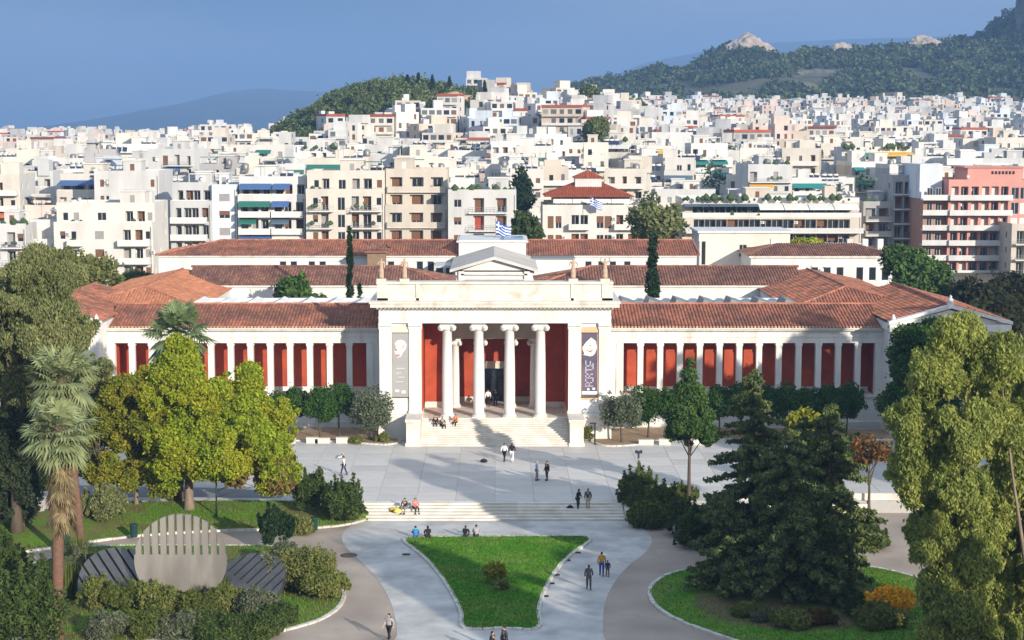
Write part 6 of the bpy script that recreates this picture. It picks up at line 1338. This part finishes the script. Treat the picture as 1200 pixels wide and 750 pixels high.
def person(px, py, z, rz, pose, top, bot, label, hair='dark', height=1.72, shoes='black', coat=False, bag=None, loc=None, group='visitors in the museum garden', hood=False, skirt=False, shorts=False):
    g = random.Random(int(px * 7 + py)); b = loc or at(px, py, z); k = height / 1.72
    if pose == 'sit': b = Vector(b)
    o = empty('person', b, R(rz), label, 'person', group); o.scale = (k, k, k); J = joints(pose, g)
    names = ['pel', 'wai', 'che', 'nec', 'shl', 'ell', 'wrl', 'shr', 'elr', 'wrr', 'hil', 'knl', 'anl', 'tol', 'hir', 'knr', 'anr', 'tor']; ix = {n: i for i, n in enumerate(names)}
    E = [(ix[a], ix[b_]) for a, b_ in (('pel', 'wai'), ('wai', 'che'), ('che', 'nec'), ('che', 'shl'), ('shl', 'ell'), ('ell', 'wrl'), ('che', 'shr'), ('shr', 'elr'), ('elr', 'wrr'), ('pel', 'hil'), ('hil', 'knl'), ('knl', 'anl'), ('anl', 'tol'), ('pel', 'hir'), ('hir', 'knr'), ('knr', 'anr'), ('anr', 'tor'))]
    rad = dict(pel=(.145, .105), wai=(.125, .095), che=(.155, .11), nec=.058, sh=.062, el=.044, wr=.03, hi=.082, kn=.058, an=.040, to=.03)
    V = [J[n] for n in names]; Rd = [rad.get(n) or rad[n[:2]] for n in names]
    # neck, head, face and hands join the same surface mesh
    body = skinned('body', V + [], E, Rd, SKIN); body.parent = o; body['__m'] = 'skin'; PENDING.append(body)
    hd = MB(); H = J['hea']; M = Matrix.Translation(H)
    prof = []
    for i in range(9): t = i / 8 * math.pi; prof.append((max(.004, .078 * math.sin(t) * (1 - .12 * math.cos(t) * -1)), -.115 * math.cos(t)))
    hd.lathe(prof, 12, SKIN, M @ Matrix.Diagonal((1, 1.18, 1, 1)))
    hd.tube([J['nec'] + Vector((0, 0, -.06)), H + Vector((0, .01, -.04))], [.055, .05], 8, SKIN)
    hd.mesh([(-.014, -.088, -.025), (.014, -.088, -.025), (0, -.115, -.02), (0, -.09, .025)], [(0, 1, 2), (0, 2, 3), (1, 3, 2)], SKIN, True, M)
    for s in (-1, 1): hd.lathe([(.005, -.03), (.018, -.01), (.02, .015), (.004, .03)], 6, SKIN, M @ Matrix.Translation((s * .08, .01, 0)) @ Matrix.Diagonal((.6, 1, 1, 1)))
    for q, s in (('l', 1), ('r', -1)):
        w = J['wr' + q]; d = (w - J['el' + q]).normalized(); sd = Vector((0, 1, 0)) - d * d.y
        sd = sd.normalized() if sd.length > .1 else Vector((1, 0, 0)); nn = d.cross(sd)
        hd.tube([w - d * .02, w + d * .03, w + d * .085], [.027, .038, .034], 8, SKIN)
        for fi, (o_, L) in enumerate(((-.028, .065), (-.010, .075), (.009, .07), (.026, .055))): a = w + d * .07 + sd * o_; hd.tube([a, a + d * L * .5 + nn * s * .006, a + d * L * .95 + nn * s * .022], [.0095, .009, .006], 5, SKIN)
        a = w + d * .02 + sd * .03 * (-1); hd.tube([a, a - sd * .03 + d * .03, a - sd * .034 + d * .06], [.011, .01, .007], 5, SKIN)
    body['__x'] = 1; HEADS.append((body, hd))
    dk = mat('eye_dark', (.02, .015, .012), var=0)
    fc = MB()
    for s in (-1, 1): fc.lathe([(.002, -.008), (.011, 0), (.002, .008)], 6, dk, M @ Matrix.Translation((s * .03, -.086, .005)))
    fc.box(-.022, .022, -.094, -.086, -.052, -.046, mat('lips', (.36, .15, .12), var=0), M); fc.build('face', o)
    hm = mat('hair_' + hair, dict(dark=(.02, .014, .01), brown=(.07, .04, .022), blond=(.34, .22, .10), grey=(.30, .29, .28))[hair], var=.2, scale=20); hr = MB()
    pr = [(max(.004, .087 * math.sin(t)), .125 * -math.cos(t)) for t in [math.pi * (.42 + .58 * i / 7) for i in range(8)]]; hr.lathe(pr, 12, hm, M @ Matrix.Translation((0, .018, .004)) @ Matrix.Diagonal((1, 1.16, 1, 1)))
    if hood or g.random() < .4: hr.tube([H + Vector((0, .06, .03)), H + Vector((0, .085, -.08)), H + Vector((0, .07, -.17))], [.07, .065, .03], 8, hm)
    hr.build('hair', o)
    tm = cloth(*top); bm = cloth(*bot); sm = cloth(*(('black_shoes', (.02, .02, .02)) if shoes == 'black' else ('white_shoes', (.6, .6, .58))))
    # jacket or shirt
    jn = ['pel', 'wai', 'che', 'nec', 'shl', 'ell', 'wrl', 'shr', 'elr', 'wrr']; jx = {n: i for i, n in enumerate(jn)}
    JV = [Vector(J[n]) for n in jn]; JV[3] = J['nec'] + Vector((0, 0, -.02))
    for q in ('wrl', 'wrr'): JV[jx[q]] = J[q].lerp(J['el' + q[-1]], .12)
    if coat and pose != 'sit': JV[0] = J['pel'] + Vector((0, 0, -.14))
    gr = .028; JE = [(jx[a], jx[b_]) for a, b_ in (('pel', 'wai'), ('wai', 'che'), ('che', 'nec'), ('che', 'shl'), ('shl', 'ell'), ('ell', 'wrl'), ('che', 'shr'), ('shr', 'elr'), ('elr', 'wrr'))]
    JR = [(.165 + (.03 if coat else 0), .125 + (.02 if coat else 0)), (.148, .118), (.178, .135), .07, .088, .064, .048, .088, .064, .048]
    jk = skinned('jacket' if coat or top[0] not in ('white', 'pink') else 'shirt', JV, JE, JR, tm); jk.parent = o; jk['__m'] = 'cloth_' + top[0]; PENDING.append(jk)
    tn = ['pel', 'hil', 'knl', 'anl', 'hir', 'knr', 'anr']; tx = {n: i for i, n in enumerate(tn)}; TV = [Vector(J[n]) for n in tn]
    if shorts:
        for q in 'lr': TV[tx['an' + q]] = J['kn' + q].lerp(J['an' + q], .1)
    else:
        for q in 'lr': TV[tx['an' + q]] = J['an' + q].lerp(J['kn' + q], .05)
    TE = [(tx[a], tx[b_]) for a, b_ in (('pel', 'hil'), ('hil', 'knl'), ('knl', 'anl'), ('pel', 'hir'), ('hir', 'knr'), ('knr', 'anr'))]
    tr_ = skinned('trousers' if not shorts else 'shorts', TV, TE, [(.158, .122), .102, .076, .062, .102, .076, .062], bm); tr_.parent = o; tr_['__m'] = 'cloth_' + bot[0]; PENDING.append(tr_)
    for q in 'lr':
        a, t = J['an' + q], J['to' + q]; s_ = MB(); s_.tube([a + Vector((0, .06, -.03)), a + Vector((0, .0, -.02)), (a + t) / 2 + Vector((0, 0, -.01)), t + Vector((0, -.03, .0))], [.042, .055, .05, .032], 8, sm); s_.build('shoe', o)
    if bag:
        bb = MB(); m = cloth(*bag); c = J['che'] + Vector((0, .2, -.05)); bb.lathe([(.02, -.24), (.13, -.2), (.15, 0), (.13, .17), (.02, .21)], 10, m, Matrix.Translation(c) @ Matrix.Diagonal((1, .6, 1, 1))); bb.build('rucksack', o)
    return o
HEADS = []
BLACK = ('black', (.018, .018, .02)); NAVY = ('navy', (.02, .03, .075)); WHITE = ('white', (.75, .74, .72)); JEANS = ('jeans', (.06, .10, .21)); TEAL = ('dark_teal', (.03, .075, .085)); GREY = ('grey', (.22, .22, .23)); DARKJ = ('dark_grey', (.045, .045, .05)); TAN = ('tan', (.45, .33, .22)); YEL = ('mustard', (.52, .27, .035)); BLUE = ('bright_blue', (.03, .20, .42)); PINK = ('pink', (.55, .16, .17)); ORG = ('orange', (.75, .18, .03)); PATT = ('mottled_grey', (.33, .31, .31)); BYEL = ('yellow', (.75, .62, .12))
person(591, 541, PZ, 150, 'walk', WHITE, BLACK, 'walker in a white top and dark trousers beside a black jacket', hair='brown')
person(600, 541, PZ, 170, 'walk', BLACK, WHITE, 'walker in a black jacket over white trousers crossing the plaza', shoes='white')
person(629, 563, PZ, 80, 'stand', JEANS, GREY, 'person in a blue-grey jacket standing on the plaza facing the one in black', hair='grey')
person(641, 563, PZ, -60, 'stand', BLACK, DARKJ, 'person in all black standing on the plaza', coat=True)
person(677, 597, .55, 60, 'bag', BLACK, DARKJ, 'person in black bending over a white bag on the garden steps', bag=WHITE)
person(689, 597, .55, -20, 'stand', TEAL, TAN, 'person in a long dark teal coat standing on the garden steps', coat=True, hood=True)
person(0, 0, 0, 25, 'sit', PINK, DARKJ, 'person in pink sitting on the garden steps', hair='brown', loc=at(487, 600, .45) + Vector((0, 0, -.10)))
person(0, 1, 0, -20, 'sit', DARKJ, GREY, 'person in dark grey sitting beside yellow bags on the garden steps', loc=at(474, 600, .45) + Vector((0, 0, -.10)), hair='dark')
person(403, 557, PZ, -100, 'walk', WHITE, NAVY, 'walker in a white top and navy trousers above the round bushes', hair='brown')
LK = .14
person(0, 2, 0, 180, 'sit', BLUE, JEANS, 'person in a bright blue jacket sitting on the lawn kerb', loc=at(487, 631, 0) + Vector((0, .15, -.28)), coat=True)
person(0, 3, 0, 200, 'sit', BLACK, BLACK, 'person in black sitting on the lawn kerb next to the bright blue jacket', loc=at(501, 631, 0) + Vector((0, .15, -.28)), coat=True)
person(0, 4, 0, 160, 'sit', BLACK, DARKJ, 'person in a wide black coat sitting on the lawn kerb beside the mottled jacket', loc=at(546, 630.5, 0) + Vector((0, .15, -.28)), coat=True, hair='brown')
person(0, 5, 0, 190, 'sit', PATT, DARKJ, 'person in a mottled grey jacket sitting on the lawn kerb', loc=at(558, 630.5, 0) + Vector((0, .15, -.22)), hair='dark')
person(705, 675, 0, 175, 'walk', YEL, ('blue_jeans', (.03, .07, .26)), 'walker in a mustard jacket and blue jeans on the path, seen from behind', coat=False, hair='dark')
person(712, 676, 0, 185, 'child', NAVY, ('plum', (.12, .05, .08)), 'child in a navy coat walking beside the mustard jacket', height=1.18, coat=True)
person(690, 691, 0, 178, 'walk', ('blue_black', (.02, .022, .035)), BLACK, 'walker in a dark hooded coat with a pale bag on the path', coat=True, hood=True, bag=None)
person(456, 751, 0, -30, 'walk', PATT, BLACK, 'walker with a dark bag and grey top on the sandy concrete by the marble path', bag=NAVY)
person(577, 771, 0, 60, 'stand', BLACK, BLACK, 'head of a dark-haired person at the bottom edge below the lawn', height=1.62)
person(591, 767, 0, -60, 'stand', DARKJ, BLACK, 'taller head beside another at the bottom edge below the lawn', height=1.74)
person(790, 638, .0, 90, 'stand', GREY, DARKJ, 'person in grey standing against the dark bush beyond the path', coat=True)
person(0, 6, 0, 0, 'sit', BLACK, DARKJ, 'person in black sitting on the museum stairs, nearest the pedestal', loc=Vector((-5.75, 162.9, 2.20)), group='visitors sitting on the museum stairs', hair='brown')
person(0, 7, 0, 30, 'sit', DARKJ, BLACK, 'person in dark grey sitting on the museum stairs between two others', loc=Vector((-5.05, 162.6, 2.05)), group='visitors sitting on the museum stairs')
person(0, 8, 0, -20, 'sit', ORG, BLACK, 'person in a bright orange jacket sitting on the museum stairs before a column', loc=Vector((-3.85, 163.0, 2.25)), group='visitors sitting on the museum stairs')
person(572, 480, ZP, 0, 'walk', WHITE, BLACK, 'visitor in white coming out of the museum door', loc=Vector((-.7, 170.8, ZP)))
person(581, 480, ZP, 10, 'stand', BLACK, DARKJ, 'visitor in black standing by the museum door', loc=Vector((.05, 171.2, ZP)))
# statues on the attic
TERR = mat('cream_statue_marble', (.50, .36, .26), var=.15, scale=4, col2=(.36, .25, .18), mix=.5, c2scale=3)
def statue(px, arms, label):
    X = (px - 580) / FPX * 166.0; o = empty('statue', (X, 164.1, 16.3), 0, label, 'statue', 'statues on the museum attic'); o.scale = (1.12, 1.12, 1.15); b = MB(); b.box(-.4, .4, -.35, .35, 0, .22, M_marble); b.build('plinth', o)
    V = [(0, 0, 1.05), (0, 0, 1.3), (0, -.02, 1.55), (0, 0, 1.74), (0, -.03, 1.95), (.12, 0, .95), (.1, -.04, .55), (.12, 0, .25), (-.12, 0, .95), (-.12, .02, .55), (-.12, .02, .25)]
    E = [(0, 1), (1, 2), (2, 3), (3, 4), (0, 5), (5, 6), (6, 7), (0, 8), (8, 9), (9, 10)]; Rd = [(.16, .12), (.13, .1), (.17, .12), .06, .11, .12, .11, .13, .12, .11, .13]
    base = len(V)
    if arms == 'up': A = [(.24, 0, 1.62), (.46, 0, 1.78), (.3, -.05, 2.0), (-.24, 0, 1.62), (-.46, 0, 1.78), (-.3, -.05, 2.0)]
    elif arms == 'hip': A = [(.24, 0, 1.62), (.42, .02, 1.35), (.24, -.1, 1.15), (-.24, 0, 1.62), (-.34, -.08, 1.38), (-.36, -.3, 1.3)]
    else: A = [(.24, 0, 1.62), (.3, .02, 1.35), (.28, -.06, 1.08), (-.24, 0, 1.62), (-.32, -.1, 1.4), (-.12, -.22, 1.45)]
    V += A; E += [(2, base), (base, base + 1), (base + 1, base + 2), (2, base + 3), (base + 3, base + 4), (base + 4, base + 5)]; Rd += [.075, .06, .045] * 2
    f = skinned('figure', V, E, Rd, TERR); f.parent = o; f['__m'] = 'cream_statue_marble'; PENDING.append(f)
    d = MB(); d.lathe([(.24, .22), (.21, .5), (.2, .8), (.17, 1.1), (.13, 1.3)], 12, TERR, Matrix.Diagonal((1, .75, 1, 1))); d.build('drapery', o)
statue(448, 'down', 'cream statue at the outer end of the attic on the grey-banner side'); statue(475, 'down', 'cream draped statue second from the end over the grey banner'); statue(671, 'hip', 'slim cream statue over the column beside the purple banner'); statue(708, 'up', 'cream statue with raised arms at the attic end over the purple banner')
# things people carried
for i, (px, py, col, lab) in enumerate([(466, 601, BYEL, 'yellow bag lying on the garden steps'), (461, 599, ('ochre_bag', (.5, .38, .08)), 'ochre bag on the steps beside the yellow one'), (668, 597, BLACK, 'small black bag on the steps beside the bending person'), (567, 542, BLACK, 'small dark bundle alone on the plaza')]):
    b = MB(); b.lathe([(.05, 0), (.24, .06), (.26, .18), (.16, .3), (.04, .34)], 10, cloth(*col), Matrix.Diagonal((1.3, .8, 1, 1))); b.tube([(-.12, 0, .3), (0, 0, .45), (.12, 0, .3)], .015, 5, cloth(*col)); tag(b.build('bag', loc=at(px, py, .5 if py > 590 else PZ)), lab, 'bag')
# dog lying on the plaza
o = empty('dog', at(399, 537, PZ), R(70), 'small white and dark dog lying on the plaza before the olive', 'dog')
V = [(0, 0, .16), (.18, 0, .17), (.34, 0, .19), (.44, 0, .27), (.54, 0, .30), (.64, 0, .27), (-.2, 0, .15), (-.34, .05, .12), (-.5, .16, .06), (.3, .12, .08), (.48, .13, .04), (.3, -.12, .08), (.48, -.13, .04), (-.2, .15, .1), (-.02, .2, .04), (-.2, -.15, .1), (-.02, -.2, .04)]
E = [(0, 1), (1, 2), (2, 3), (3, 4), (4, 5), (0, 6), (6, 7), (7, 8), (2, 9), (9, 10), (2, 11), (11, 12), (6, 13), (13, 14), (6, 15), (15, 16)]
d = skinned('body', V, E, [.13, .13, .12, .08, .085, .04, .12, .05, .02, .05, .03, .05, .03, .07, .03, .07, .03], M_white); d.parent = o; mat('dog_coat', (.62, .58, .52), col2=(.05, .04, .03), mix=1, c2scale=3, thr=(.48, .52), var=.1); d['__m'] = 'dog_coat'; PENDING.append(d)
b = MB()
for s in (-1, 1): b.mesh([(.5, s * .05, .36), (.56, s * .07, .35), (.5, s * .11, .27)], [(0, 1, 2)], MATS['dog_coat'])
b.build('ears', o)
bake_all()
import bmesh
for body, hd in HEADS:
    hm_ = hd.make('head'); bm_ = bmesh.new(); bm_.from_mesh(body.data); bm_.from_mesh(hm_); bm_.to_mesh(body.data); bm_.free(); del body['__x']
    for p_ in body.data.polygons: p_.use_smooth = True; p_.material_index = 0
STREET = []
HAZE = 1.9e-4
# ------------------------------------------------------------------ buildings of the street behind the camera, whose shade lies on the garden
for i, (x, y, w, d, h, lab) in enumerate(STREET):
    o = empty('street_building', (x, y, 0), 0, lab, 'building', 'buildings of the street outside the picture'); b = MB(); b.box(-w / 2, w / 2, -d / 2, d / 2, 0, h, W_M['cream']); b.box(-w / 2, w / 2, -d / 2, -d / 2 + .2, h, h + 1, W_M['cream']); b.build('wall', o)
    wn_ = MB()
    for f in range(int(h / 3.2)):
        for k in range(int(w / 3)): xx = -w / 2 + 1 + k * 3; wn_.box(xx, xx + 1.3, d / 2, d / 2 + .05, f * 3.2 + .9, f * 3.2 + 2.4, M_glass)
    q = wn_.build('windows', o); q['kind'] = 'stuff'
# ------------------------------------------------------------------ air
hz = MB(); hz.box(-9000, 9000, -60, 13600, -1.6, 620); hz_o = hz.build('haze'); tag(hz_o, kind='stuff')
hm = bpy.data.materials.new('thin_blue_haze'); hm.use_nodes = True; hn = hm.node_tree; hn.nodes.clear()
ho = hn.nodes.new('ShaderNodeOutputMaterial'); hv = hn.nodes.new('ShaderNodeVolumePrincipled'); hv.inputs['Color'].default_value = (.34, .58, 1, 1); hv.inputs['Density'].default_value = HAZE; hv.inputs['Anisotropy'].default_value = .0
hn.links.new(hv.outputs[0], ho.inputs['Volume']); hz_o.data.materials.append(hm)
SC.cycles.volume_step_rate = 10
